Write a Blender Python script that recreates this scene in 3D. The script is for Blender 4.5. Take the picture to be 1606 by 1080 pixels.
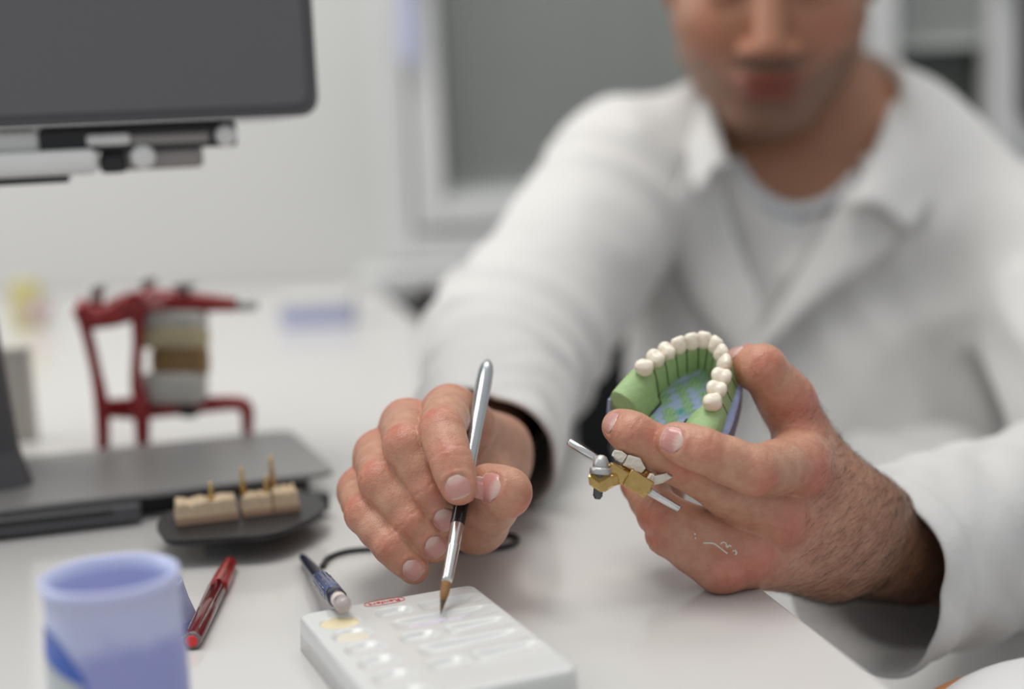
import bpy, bmesh, math, random
import numpy as np
from mathutils import Vector, Matrix

scene = bpy.context.scene
for o in list(bpy.data.objects):
    bpy.data.objects.remove(o)
COL = scene.collection
random.seed(4)
rng = np.random.default_rng(11)

# ------------------------------------------------------------------ camera
TABLE_Z = 0.74
CAM = np.array([0.0, 0.0, TABLE_Z + 0.212])
PITCH, ROLL = math.radians(9.0), math.radians(2.5)
FPX = 1606 * 50.0 / 36.0
_u = np.array([0, math.sin(PITCH), math.cos(PITCH)])
FWD = np.array([0, math.cos(PITCH), -math.sin(PITCH)])
CX = math.cos(ROLL) * np.array([1.0, 0, 0]) - math.sin(ROLL) * _u
CU = math.cos(ROLL) * _u + math.sin(ROLL) * np.array([1.0, 0, 0])


def P(u, v, d):
    """point seen at pixel (u, v) at depth d metres along the optical axis"""
    return CAM + d * ((u - 803) / FPX * CX + FWD - (v - 540) / FPX * CU)


def T(u, v, z=0.0):
    """point on the horizontal plane z metres above the table top"""
    r = (u - 803) / FPX * CX + FWD - (v - 540) / FPX * CU
    return CAM + r * ((TABLE_Z + z - CAM[2]) / r[2])


def Yp(u, v, y):
    r = (u - 803) / FPX * CX + FWD - (v - 540) / FPX * CU
    return CAM + r * (y / r[1])


cd = bpy.data.cameras.new('camera')
cam = bpy.data.objects.new('camera', cd)
COL.objects.link(cam)
cd.sensor_fit = 'HORIZONTAL'
cd.sensor_width = 36.0
cd.lens = 50.0
cd.clip_start = 0.02
cam.matrix_world = Matrix(((CX[0], CU[0], -FWD[0], CAM[0]), (CX[1], CU[1], -FWD[1], CAM[1]),
                           (CX[2], CU[2], -FWD[2], CAM[2]), (0, 0, 0, 1)))
cd.dof.use_dof = True
cd.dof.focus_distance = 0.618
cd.dof.aperture_fstop = 2.7
scene.camera = cam

# ------------------------------------------------------------------ light
scene.view_settings.view_transform = 'Standard'
scene.view_settings.look = 'None'
scene.view_settings.gamma = 1.0
scene.view_settings.use_curve_mapping = False
scene.view_settings.exposure = 0.0
world = bpy.data.worlds.new('world')
scene.world = world
world.use_nodes = True
bg = world.node_tree.nodes['Background']
bg.inputs[0].default_value = (0.93, 0.97, 1.0, 1)
bg.inputs[1].default_value = 0.55


def area(name, loc, target, size, energy, color=(1, 1, 1), size_y=None):
    l = bpy.data.lights.new(name, 'AREA')
    l.energy = energy
    l.color = color
    l.size = size
    if size_y:
        l.shape = 'RECTANGLE'
        l.size_y = size_y
    o = bpy.data.objects.new(name, l)
    COL.objects.link(o)
    o.location = loc
    d = Vector(target) - Vector(loc)
    o.rotation_euler = d.to_track_quat('-Z', 'Y').to_euler()
    return o


area('daylight_from_side_window', (-1.7, 1.15, 1.85), (0.1, 0.95, 0.85), 1.3, 17, (1, 0.98, 0.95), 1.2)
area('ceiling_panel_light', (-0.30, 0.6, 2.55), (-0.1, 0.75, 0.7), 1.2, 18, (1, 0.97, 0.93), 0.6)
area('ceiling_panel_light', (0.3, 1.6, 2.55), (0.3, 1.65, 0.7), 1.2, 9, (1, 0.97, 0.93), 0.6)

# ------------------------------------------------------------------ helpers


def tag(o, label=None, cat=None, group=None, kind=None):
    if label: o['label'] = label
    if cat: o['category'] = cat
    if group: o['group'] = group
    if kind: o['kind'] = kind
    return o


def empty(name, loc, label=None, cat=None, group=None):
    o = bpy.data.objects.new(name, None)
    COL.objects.link(o)
    o.location = Vector(loc)
    o.empty_display_size = 0.01
    return tag(o, label, cat, group)


def mk(name, geo, mat, parent=None, smooth=True, colors=None):
    """one mesh object from world-space geometry; kept in place under its parent"""
    verts, faces = geo
    me = bpy.data.meshes.new(name)
    verts = np.asarray(verts, float)
    off = np.zeros(3)
    org = verts.mean(0) if parent is None else np.array(root_loc(parent))
    if isinstance(faces, np.ndarray):
        n, k = faces.shape
        me.vertices.add(len(verts)); me.loops.add(n * k); me.polygons.add(n)
        me.vertices.foreach_set('co', (verts - org).astype(np.float32).ravel())
        me.loops.foreach_set('vertex_index', faces.astype(np.int32).ravel())
        me.polygons.foreach_set('loop_start', np.arange(0, n * k, k, dtype=np.int32))
        me.polygons.foreach_set('loop_total', np.full(n, k, np.int32))
        me.update(calc_edges=True)
    else:
        me.from_pydata([tuple(v) for v in (verts - org)], [], [tuple(int(i) for i in f) for f in faces])
        me.update()
    if colors is not None:
        at = me.color_attributes.new('Col', 'FLOAT_COLOR', 'POINT')
        c = np.ones((len(verts), 4), np.float32); c[:, :3] = colors
        at.data.foreach_set('color', c.ravel())
    if smooth:
        me.polygons.foreach_set('use_smooth', np.ones(len(me.polygons), bool))
    mats = mat if isinstance(mat, (list, tuple)) else [mat]
    for m in mats: me.materials.append(m)
    o = bpy.data.objects.new(name, me)
    COL.objects.link(o)
    if parent is not None:
        o.parent = parent
    else:
        o.location = org
    return o


def root_loc(o):
    l = Vector(o.location)
    while o.parent:
        o = o.parent
        l = l + Vector(o.location)
    return l


def join(*geos):
    V, Fc, n = [], [], 0
    for v, f in geos:
        V.append(np.asarray(v, float))
        Fc += [tuple(int(i) + n for i in q) for q in f]
        n += len(v)
    return np.vstack(V), Fc


def unit(v):
    v = np.asarray(v, float)
    return v / (np.linalg.norm(v) + 1e-12)


def frame(axis, hint=(0, 0, 1)):
    a = unit(axis)
    h = np.asarray(hint, float)
    if abs(unit(h) @ a) > 0.97: h = np.array([1.0, 0.13, 0])
    x = unit(np.cross(h, a)); y = np.cross(a, x)
    return x, y, a


def lathe(a, b, prof, n=24, hint=(0, 0, 1), cap=True):
    """profile [(t, r)] along a->b (t in metres from a)"""
    a = np.asarray(a, float); x, y, ax = frame(np.asarray(b, float) - a, hint)
    V = []
    for t, r in prof:
        for i in range(n):
            q = 2 * math.pi * i / n
            V.append(a + ax * t + r * (math.cos(q) * x + math.sin(q) * y))
    Fc = []
    for j in range(len(prof) - 1):
        for i in range(n):
            k = (i + 1) % n
            Fc.append((j * n + i, j * n + k, (j + 1) * n + k, (j + 1) * n + i))
    if cap:
        Fc.append(tuple(range(n))[::-1])
        Fc.append(tuple((len(prof) - 1) * n + i for i in range(n)))
    return np.array(V), Fc


def tube(pts, r, n=10, cap=True):
    pts = np.asarray(pts, float)
    rs = np.broadcast_to(np.asarray(r, float), (len(pts),))
    V, Fc = [], []
    tan = np.gradient(pts, axis=0)
    x, y, a = frame(tan[0])
    for i, p in enumerate(pts):
        t = unit(tan[i])
        x = unit(x - t * (x @ t)); y = np.cross(t, x)
        for j in range(n):
            q = 2 * math.pi * j / n
            V.append(p + rs[i] * (math.cos(q) * x + math.sin(q) * y))
    for i in range(len(pts) - 1):
        for j in range(n):
            k = (j + 1) % n
            Fc.append((i * n + j, i * n + k, (i + 1) * n + k, (i + 1) * n + j))
    if cap:
        Fc.append(tuple(range(n))[::-1])
        Fc.append(tuple((len(pts) - 1) * n + j for j in range(n)))
    return np.array(V), Fc


def smoothpath(pts, n=40):
    """Catmull-Rom through the points"""
    p = np.asarray(pts, float)
    q = np.vstack([2 * p[0] - p[1], p, 2 * p[-1] - p[-2]])
    out = []
    m = len(p) - 1
    for s in np.linspace(0, m, n):
        i = min(int(s), m - 1); t = s - i
        a, b, c, d = q[i], q[i + 1], q[i + 2], q[i + 3]
        out.append(0.5 * (2 * b + (c - a) * t + (2 * a - 5 * b + 4 * c - d) * t * t + (3 * b - a - 3 * c + d) * t ** 3))
    return np.array(out)


def box(c, ax, ay, az, sx, sy, sz, bev=0.0, seg=3):
    """bevelled box centred at c with half sizes sx, sy, sz along unit axes"""
    bm = bmesh.new()
    bmesh.ops.create_cube(bm, size=2.0)
    for v in bm.verts: v.co = Vector((v.co.x * sx, v.co.y * sy, v.co.z * sz))
    if bev > 0:
        bmesh.ops.bevel(bm, geom=bm.edges[:], offset=bev, segments=seg, profile=0.6, affect='EDGES')
    V = np.array([v.co[:] for v in bm.verts]); bm.verts.index_update()
    Fc = [tuple(v.index for v in f.verts) for f in bm.faces]
    bm.free()
    M = np.array([unit(ax), unit(ay), unit(az)])
    return np.asarray(c) + V @ M, Fc


def prism(poly, n_axis, thick, bev=0.0):
    """extrude a planar 3D polygon along n_axis by thick, bevelled"""
    bm = bmesh.new()
    vs = [bm.verts.new(tuple(p)) for p in poly]
    f = bm.faces.new(vs)
    r = bmesh.ops.extrude_face_region(bm, geom=[f])
    d = Vector(tuple(unit(n_axis) * thick))
    for g in r['geom']:
        if isinstance(g, bmesh.types.BMVert): g.co += d
    bmesh.ops.recalc_face_normals(bm, faces=bm.faces[:])
    if bev > 0:
        bmesh.ops.bevel(bm, geom=bm.edges[:], offset=bev, segments=2, profile=0.6, affect='EDGES', clamp_overlap=True)
    bm.verts.index_update()
    V = np.array([v.co[:] for v in bm.verts]); Fc = [tuple(v.index for v in f.verts) for f in bm.faces]
    bm.free()
    return V, Fc


def rrect(w, h, r, n=6):
    pts = []
    for cx, cy, a0 in ((w - r, h - r, 0), (-w + r, h - r, 90), (-w + r, -h + r, 180), (w - r, -h + r, 270)):
        for i in range(n + 1):
            a = math.radians(a0 + 90 * i / n)
            pts.append((cx + r * math.cos(a), cy + r * math.sin(a)))
    return pts


# ------------------------------------------------------------------ materials
def new_mat(name):
    m = bpy.data.materials.new(name); m.use_nodes = True
    nt = m.node_tree
    return m, nt, nt.nodes['Principled BSDF']


def simple(name, col, rough=0.5, metal=0.0, var=0.04, scale=60.0, bump=0.0, bscale=200.0, trans=0.0, sss=0.0, coat=0.0, ior=1.45, alpha=1.0):
    m, nt, b = new_mat(name)
    N, L = nt.nodes, nt.links
    tc = N.new('ShaderNodeTexCoord')
    no = N.new('ShaderNodeTexNoise'); no.inputs['Scale'].default_value = scale; no.inputs['Detail'].default_value = 4
    L.new(tc.outputs['Object'], no.inputs['Vector'])
    mr = N.new('ShaderNodeMapRange'); mr.inputs['To Min'].default_value = 1 - var; mr.inputs['To Max'].default_value = 1 + var
    L.new(no.outputs['Fac'], mr.inputs['Value'])
    mx = N.new('ShaderNodeMix'); mx.data_type = 'RGBA'; mx.blend_type = 'MULTIPLY'; mx.inputs[0].default_value = 1
    mx.inputs[6].default_value = (*col, 1)
    L.new(mr.outputs[0], mx.inputs[7])
    L.new(mx.outputs[2], b.inputs['Base Color'])
    b.inputs['Roughness'].default_value = rough
    b.inputs['Metallic'].default_value = metal
    b.inputs['IOR'].default_value = ior
    b.inputs['Transmission Weight'].default_value = trans
    b.inputs['Coat Weight'].default_value = coat
    b.inputs['Alpha'].default_value = alpha
    if sss:
        b.inputs['Subsurface Weight'].default_value = sss
        b.inputs['Subsurface Radius'].default_value = (1, 0.8, 0.7)
        b.inputs['Subsurface Scale'].default_value = 0.003
    if bump:
        n2 = N.new('ShaderNodeTexNoise'); n2.inputs['Scale'].default_value = bscale; n2.inputs['Detail'].default_value = 5
        L.new(tc.outputs['Object'], n2.inputs['Vector'])
        bp = N.new('ShaderNodeBump'); bp.inputs['Strength'].default_value = bump; bp.inputs['Distance'].default_value = 0.001
        L.new(n2.outputs['Fac'], bp.inputs['Height']); L.new(bp.outputs[0], b.inputs['Normal'])
    return m


def skin_mat(name, bump=0.42):
    m, nt, b = new_mat(name)
    N, L = nt.nodes, nt.links
    at = N.new('ShaderNodeAttribute'); at.attribute_name = 'Col'
    tc = N.new('ShaderNodeTexCoord')
    n1 = N.new('ShaderNodeTexNoise'); n1.inputs['Scale'].default_value = 160; n1.inputs['Detail'].default_value = 6
    n1.inputs['Roughness'].default_value = 0.65
    L.new(tc.outputs['Object'], n1.inputs['Vector'])
    rmp = N.new('ShaderNodeValToRGB')
    rmp.color_ramp.elements[0].position = 0.3; rmp.color_ramp.elements[0].color = (0.86, 0.74, 0.69, 1)
    rmp.color_ramp.elements[1].position = 0.7; rmp.color_ramp.elements[1].color = (1.07, 1.08, 1.06, 1)
    L.new(n1.outputs['Fac'], rmp.inputs[0])
    mx = N.new('ShaderNodeMix'); mx.data_type = 'RGBA'; mx.blend_type = 'MULTIPLY'; mx.inputs[0].default_value = 1
    L.new(at.outputs['Color'], mx.inputs[6]); L.new(rmp.outputs[0], mx.inputs[7])
    L.new(mx.outputs[2], b.inputs['Base Color'])
    b.inputs['Roughness'].default_value = 0.42
    b.inputs['Subsurface Weight'].default_value = 0.12
    b.inputs['Subsurface Radius'].default_value = (1.0, 0.35, 0.2)
    b.inputs['Subsurface Scale'].default_value = 0.003
    vo = N.new('ShaderNodeTexVoronoi'); vo.inputs['Scale'].default_value = 1250
    n2 = N.new('ShaderNodeTexNoise'); n2.inputs['Scale'].default_value = 420; n2.inputs['Detail'].default_value = 5
    L.new(tc.outputs['Object'], vo.inputs['Vector']); L.new(tc.outputs['Object'], n2.inputs['Vector'])
    ad = N.new('ShaderNodeMath'); ad.operation = 'MULTIPLY_ADD'; ad.inputs[1].default_value = 0.45
    L.new(vo.outputs['Distance'], ad.inputs[0]); L.new(n2.outputs['Fac'], ad.inputs[2])
    bp = N.new('ShaderNodeBump'); bp.inputs['Strength'].default_value = bump; bp.inputs['Distance'].default_value = 0.0007
    L.new(ad.outputs[0], bp.inputs['Height']); L.new(bp.outputs[0], b.inputs['Normal'])
    return m


def attr_mat(name, rough, coat=0.0, sss=0.0, bump=0.0, bscale=300):
    m, nt, b = new_mat(name)
    N, L = nt.nodes, nt.links
    at = N.new('ShaderNodeAttribute'); at.attribute_name = 'Col'
    L.new(at.outputs['Color'], b.inputs['Base Color'])
    b.inputs['Roughness'].default_value = rough
    b.inputs['Coat Weight'].default_value = coat
    if sss:
        b.inputs['Subsurface Weight'].default_value = sss
        b.inputs['Subsurface Scale'].default_value = 0.002
    if bump:
        tc = N.new('ShaderNodeTexCoord')
        n2 = N.new('ShaderNodeTexNoise'); n2.inputs['Scale'].default_value = bscale; n2.inputs['Detail'].default_value = 6
        L.new(tc.outputs['Object'], n2.inputs['Vector'])
        bp = N.new('ShaderNodeBump'); bp.inputs['Strength'].default_value = bump; bp.inputs['Distance'].default_value = 0.001
        L.new(n2.outputs['Fac'], bp.inputs['Height']); L.new(bp.outputs[0], b.inputs['Normal'])
    return m


def cloth_mat(name, col, weave=0.25):
    m, nt, b = new_mat(name)
    N, L = nt.nodes, nt.links
    tc = N.new('ShaderNodeTexCoord')
    no = N.new('ShaderNodeTexNoise'); no.inputs['Scale'].default_value = 25; no.inputs['Detail'].default_value = 5
    L.new(tc.outputs['Object'], no.inputs['Vector'])
    mr = N.new('ShaderNodeMapRange'); mr.inputs['To Min'].default_value = 0.95; mr.inputs['To Max'].default_value = 1.03
    L.new(no.outputs['Fac'], mr.inputs['Value'])
    mx = N.new('ShaderNodeMix'); mx.data_type = 'RGBA'; mx.blend_type = 'MULTIPLY'; mx.inputs[0].default_value = 1
    mx.inputs[6].default_value = (*col, 1); L.new(mr.outputs[0], mx.inputs[7]); L.new(mx.outputs[2], b.inputs['Base Color'])
    b.inputs['Roughness'].default_value = 0.85
    b.inputs['Sheen Weight'].default_value = 0.15
    n2 = N.new('ShaderNodeTexNoise'); n2.inputs['Scale'].default_value = 900; n2.inputs['Detail'].default_value = 3
    n3 = N.new('ShaderNodeTexNoise'); n3.inputs['Scale'].default_value = 55; n3.inputs['Detail'].default_value = 4
    L.new(tc.outputs['Object'], n2.inputs['Vector']); L.new(tc.outputs['Object'], n3.inputs['Vector'])
    ad = N.new('ShaderNodeMath'); ad.operation = 'MULTIPLY_ADD'; ad.inputs[1].default_value = 5.0
    L.new(n3.outputs['Fac'], ad.inputs[0]); L.new(n2.outputs['Fac'], ad.inputs[2])
    bp = N.new('ShaderNodeBump'); bp.inputs['Strength'].default_value = weave; bp.inputs['Distance'].default_value = 0.0012
    L.new(ad.outputs[0], bp.inputs['Height']); L.new(bp.outputs[0], b.inputs['Normal'])
    return m


M = {}
M['skin'] = skin_mat('skin')
M['nail'] = attr_mat('fingernail', 0.28, 0.25, 0.1)
M['coat'] = cloth_mat('white_cotton', (0.615, 0.605, 0.59))
M['tee'] = cloth_mat('white_jersey', (0.68, 0.69, 0.71))
M['hair'] = simple('brown_hair', (0.035, 0.022, 0.014), 0.55, var=0.3, scale=300, bump=0.6, bscale=600)
M['armhair'] = simple('dark_arm_hair', (0.035, 0.02, 0.012), 0.5)
M['trouser'] = simple('dark_trousers', (0.02, 0.021, 0.025), 0.9)
M['table'] = simple('white_table_laminate', (0.61, 0.597, 0.58), 0.14, var=0.015, scale=6, bump=0.02, bscale=30)
M['table_edge'] = simple('table_edge_band', (0.5, 0.49, 0.48), 0.45)
M['wall'] = simple('white_wall_paint', (0.57, 0.57, 0.555), 0.8, var=0.02, scale=3)
M['floor'] = simple('grey_floor', (0.45, 0.44, 0.43), 0.5)
M['frame_white'] = simple('white_window_frame', (0.60, 0.605, 0.60), 0.4, var=0.015)
M['frame_seal'] = simple('grey_window_gasket', (0.36, 0.37, 0.36), 0.6)
M['slat'] = simple('grey_blind_slat', (0.50, 0.52, 0.50), 0.45, var=0.05)
M['slat_lit'] = simple('lit_blind_slat', (0.55, 0.57, 0.55), 0.45, var=0.05)  # slats of window 2: light falling on them is put into the colour
M['glass_dark'] = simple('window_pane', (0.05, 0.06, 0.05), 0.08)
M['steel'] = simple('polished_steel', (0.66, 0.65, 0.64), 0.2, 1.0, var=0.06, scale=90)
M['steel_dull'] = simple('grey_galvanised_steel', (0.5, 0.5, 0.49), 0.42, 0.85, var=0.12, scale=300, bump=0.2, bscale=700)
M['steel_dark'] = simple('dark_threaded_steel', (0.12, 0.12, 0.125), 0.4, 0.9)
M['brass'] = simple('brass', (0.52, 0.35, 0.13), 0.24, 1.0, var=0.3, scale=220, bump=0.25, bscale=350)
M['plaster'] = simple('white_plaster', (0.70, 0.66, 0.58), 0.85, var=0.08, scale=200, bump=0.6, bscale=500)
M['enamel'] = simple('cream_porcelain', (0.86, 0.78, 0.65), 0.3, var=0.035, scale=220, sss=0.15, coat=0.25, bump=0.05, bscale=500)
M['gum'] = simple('green_plaster', (0.345, 0.50, 0.235), 0.62, var=0.15, scale=260, bump=0.35, bscale=600)
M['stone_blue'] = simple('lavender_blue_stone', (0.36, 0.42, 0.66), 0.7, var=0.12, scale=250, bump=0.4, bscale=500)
M['stone_shaded'] = simple('shaded_lavender_stone', (0.215, 0.21, 0.31), 0.7, var=0.1, scale=250, bump=0.3, bscale=500)  # same lavender stone, with the outer wall's shade put into its colour
M['black'] = simple('black_line', (0.012, 0.016, 0.012), 0.7)
M['black_plastic'] = simple('black_gloss', (0.008, 0.008, 0.009), 0.16, coat=0.3)
M['bristle'] = simple('sable_bristle', (0.28, 0.14, 0.045), 0.5, var=0.3, scale=900, bump=0.7, bscale=1500)
M['bristle_tip'] = simple('sable_bristle_tip', (0.06, 0.03, 0.012), 0.5, var=0.3, scale=900, bump=0.5, bscale=1500)
M['silver'] = simple('silver_lacquer', (0.46, 0.48, 0.5), 0.2, 0.75, var=0.1, scale=120, coat=0.3)
M['palette'] = simple('white_palette_plastic', (0.65, 0.66, 0.645), 0.2, var=0.01, sss=0.3, coat=0.25)
M['print_red'] = simple('red_print', (0.62, 0.03, 0.025), 0.5)
M['cream_paint'] = simple('cream_paint', (0.77, 0.66, 0.43), 0.35, var=0.1, scale=150, bump=0.3, bscale=300)
M['cream_paint_thin'] = simple('thin_cream_paint', (0.73, 0.69, 0.57), 0.25, var=0.05, scale=150)
M['violet_powder'] = simple('pale_violet_paste', (0.62, 0.58, 0.66), 0.6, var=0.12, scale=300, bump=0.8, bscale=500)
M['jar'] = simple('lavender_plastic', (0.50, 0.535, 0.80), 0.35, var=0.04, scale=30, trans=0.4, coat=0.1)
M['jar_low'] = simple('lavender_powder_fill', (0.26, 0.27, 0.60), 0.55, var=0.08, scale=50)
M['label_white'] = simple('pale_grey_label', (0.52, 0.56, 0.58), 0.5, var=0.08, scale=40)
M['label_blue'] = simple('blue_label_print', (0.05, 0.12, 0.48), 0.45)
M['red_dark'] = simple('dark_red_pen_barrel', (0.12, 0.006, 0.01), 0.2, coat=0.5)
M['red_cap'] = simple('red_pen_cap', (0.31, 0.02, 0.02), 0.25, coat=0.4)
M['red_bright'] = simple('bright_red_plug', (0.72, 0.04, 0.04), 0.35)
M['clear'] = simple('clear_plastic', (0.85, 0.82, 0.82), 0.08, trans=0.85)
M['navy'] = simple('navy_pen_barrel', (0.012, 0.018, 0.04), 0.3, coat=0.3)
M['navy_light'] = simple('blue_pen_grip', (0.045, 0.075, 0.20), 0.3, coat=0.4)
M['eraser'] = simple('pale_pink_eraser', (0.74, 0.64, 0.60), 0.6)
M['dev'] = simple('anthracite_housing', (0.075, 0.073, 0.08), 0.42, var=0.06, scale=400, bump=0.1, bscale=1200)
M['dev_top'] = simple('grey_platform', (0.25, 0.245, 0.24), 0.36, var=0.03, bump=0.05, bscale=900)
M['dev_dark'] = simple('black_housing', (0.016, 0.016, 0.018), 0.4)
M['dev_white'] = simple('white_housing', (0.70, 0.70, 0.69), 0.4)
M['dev_mid'] = simple('grey_mechanism', (0.28, 0.26, 0.25), 0.35, 0.4)
M['art_red'] = simple('red_anodised_metal', (0.28, 0.012, 0.014), 0.26, 0.35, coat=0.4)
M['die_tan'] = simple('tan_plaster', (0.60, 0.47, 0.32), 0.8, var=0.15, scale=250, bump=0.5, bscale=500)
M['die_pink'] = simple('pinkish_brown_plaster', (0.42, 0.28, 0.19), 0.8, var=0.1, scale=250)
M['cast_grey'] = simple('grey_white_plaster', (0.52, 0.50, 0.46), 0.85, var=0.06)
M['cast_tan'] = simple('yellow_tan_plaster', (0.50, 0.43, 0.27), 0.85, var=0.1)
M['cast_brown'] = simple('brown_plaster', (0.27, 0.165, 0.07), 0.8, var=0.25, scale=80)
M['cable'] = simple('black_cable', (0.03, 0.03, 0.032), 0.4)
M['blue_pale'] = simple('pale_blue_box', (0.45, 0.48, 0.66), 0.6)
M['yellow'] = simple('yellow_wrap', (0.55, 0.50, 0.22), 0.6)
M['pink'] = simple('pink_wrap', (0.55, 0.42, 0.44), 0.6)
M['beige'] = simple('beige_plastic', (0.50, 0.48, 0.44), 0.5)
M['orange'] = simple('orange_tan_edge', (0.55, 0.23, 0.09), 0.5)
M['shell'] = simple('white_shell', (0.72, 0.72, 0.72), 0.45)
M['chair_black'] = simple('black_upholstery', (0.008, 0.009, 0.011), 0.85, bump=0.2, bscale=800)

# ------------------------------------------------------------------ signed distance fields


class Field:
    def __init__(s, lo, hi, h):
        s.lo = np.asarray(lo, float); s.h = h
        s.n = np.ceil((np.asarray(hi) - s.lo) / h).astype(int) + 1
        s.ax = [(s.lo[i] + h * np.arange(s.n[i])).astype(np.float32) for i in range(3)]
        s.F = np.full(s.n, 0.02, np.float32)

    def sl(s, lo, hi):
        a = np.clip(np.floor((np.asarray(lo) - s.lo) / s.h).astype(int), 0, s.n)
        b = np.clip(np.ceil((np.asarray(hi) - s.lo) / s.h).astype(int) + 1, 0, s.n)
        return tuple(slice(a[i], b[i]) for i in range(3))

    def xyz(s, sl):
        return s.ax[0][sl[0]][:, None, None], s.ax[1][sl[1]][None, :, None], s.ax[2][sl[2]][None, None, :]

    def sample(s, p):
        p = np.atleast_2d(p)
        q = (p - s.lo) / s.h
        i = np.clip(np.floor(q).astype(int), 0, s.n - 2)
        t = np.clip(q - i, 0, 1)
        out = 0
        for dx in (0, 1):
            for dy in (0, 1):
                for dz in (0, 1):
                    w = (t[:, 0] if dx else 1 - t[:, 0]) * (t[:, 1] if dy else 1 - t[:, 1]) * (t[:, 2] if dz else 1 - t[:, 2])
                    out = out + w * s.F[i[:, 0] + dx, i[:, 1] + dy, i[:, 2] + dz]
        return out

    def grad(s, p, e=0.0012):
        p = np.asarray(p, float)
        g = [s.sample(p + e * np.eye(3)[k])[0] - s.sample(p - e * np.eye(3)[k])[0] for k in range(3)]
        return unit(g)

    def hit(s, o, d, t0, t1, step=0.0004):
        ts = np.arange(t0, t1, step)
        pts = np.asarray(o) + ts[:, None] * np.asarray(d)
        f = s.sample(pts)
        ok = np.all((pts > s.lo + s.h) & (pts < s.lo + s.h * (s.n - 2)), 1)
        k = np.where((f < 0) & ok)[0]
        return None if len(k) == 0 else pts[k[0]]

    def mesh(s):
        return surfnet(s.F, s.lo, s.h)


def surfnet(F, lo, h):
    S = F < 0
    nx, ny, nz = F.shape
    c = np.zeros((nx - 1, ny - 1, nz - 1), np.uint8)
    cor = [(a, b, d) for a in (0, 1) for b in (0, 1) for d in (0, 1)]
    for a, b, d in cor: c += S[a:nx - 1 + a, b:ny - 1 + b, d:nz - 1 + d]
    act = np.argwhere((c > 0) & (c < 8))
    idx = np.full(c.shape, -1, np.int64)
    idx[act[:, 0], act[:, 1], act[:, 2]] = np.arange(len(act))
    acc = np.zeros((len(act), 3)); cnt = np.zeros(len(act))
    for A in cor:
        for ax in range(3):
            if A[ax]: continue
            B = list(A); B[ax] = 1
            fa = F[act[:, 0] + A[0], act[:, 1] + A[1], act[:, 2] + A[2]]
            fb = F[act[:, 0] + B[0], act[:, 1] + B[1], act[:, 2] + B[2]]
            m = (fa < 0) != (fb < 0)
            t = np.where(m, fa / np.where(fa == fb, 1, fa - fb), 0)
            pos = np.tile(np.array(A, float), (len(act), 1)); pos[:, ax] = t
            acc[m] += pos[m]; cnt[m] += 1
    V = lo + h * (act + acc / cnt[:, None])
    quads = []
    for ax in range(3):
        o1, o2 = (ax + 1) % 3, (ax + 2) % 3
        sa = [slice(None)] * 3; sb = [slice(None)] * 3
        sa[ax] = slice(0, -1); sb[ax] = slice(1, None)
        for q in (o1, o2):
            sa[q] = slice(1, -1); sb[q] = slice(1, -1)
        A, B = S[tuple(sa)], S[tuple(sb)]
        e = np.argwhere(A != B)
        if not len(e): continue
        fl = A[e[:, 0], e[:, 1], e[:, 2]]
        e = e.copy(); e[:, o1] += 1; e[:, o2] += 1
        q = []
        for d1, d2 in ((-1, -1), (0, -1), (0, 0), (-1, 0)):
            k = e.copy(); k[:, o1] += d1; k[:, o2] += d2
            q.append(idx[k[:, 0], k[:, 1], k[:, 2]])
        q = np.stack(q, 1)
        q = np.where(fl[:, None], q, q[:, ::-1])
        quads.append(q)
    Q = np.vstack(quads)
    Q = Q[(Q >= 0).all(1)]
    return V, Q


def smin(a, b, k):
    h = np.maximum(k - np.abs(a - b), 0) / k
    return np.minimum(a, b) - h * h * k * 0.25


def smax(a, b, k):
    return -smin(-a, -b, k)


def rcone(X, a, b, r1, r2, flat=None, s=1.0):
    """tapered capsule; flat = direction squeezed by factor s"""
    a = np.asarray(a, float); ba = np.asarray(b, float) - a
    x, y, z = X[0] - a[0], X[1] - a[1], X[2] - a[2]
    t = np.clip((x * ba[0] + y * ba[1] + z * ba[2]) / (ba @ ba + 1e-12), 0, 1)
    x = x - t * ba[0]; y = y - t * ba[1]; z = z - t * ba[2]
    d2 = x * x + y * y + z * z
    if flat is not None:
        f = unit(flat)
        q = x * f[0] + y * f[1] + z * f[2]
        d2 = d2 + q * q * (s * s - 1)
    return np.sqrt(d2) - (r1 + (r2 - r1) * t)


def ellip(X, c, r, R=None):
    x, y, z = X[0] - c[0], X[1] - c[1], X[2] - c[2]
    if R is not None:
        x, y, z = (R[0][0] * x + R[0][1] * y + R[0][2] * z, R[1][0] * x + R[1][1] * y + R[1][2] * z,
                   R[2][0] * x + R[2][1] * y + R[2][2] * z)
    k0 = np.sqrt((x / r[0]) ** 2 + (y / r[1]) ** 2 + (z / r[2]) ** 2)
    k1 = np.sqrt((x / r[0] ** 2) ** 2 + (y / r[1] ** 2) ** 2 + (z / r[2] ** 2) ** 2)
    return k0 * (k0 - 1) / np.maximum(k1, 1e-6)




def round_poly_xy(w, h, r):
    return rrect(w, h, r)


# ------------------------------------------------------------------ room
WALL_Y = 1.95
XW = (1, 0, 0); YW = (0, 1, 0); ZW = (0, 0, 1)
tag(mk('floor', box((0.2, 0.6, -0.03), XW, YW, ZW, 2.6, 2.2, 0.03), M['floor'], smooth=False), kind='structure')


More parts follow.
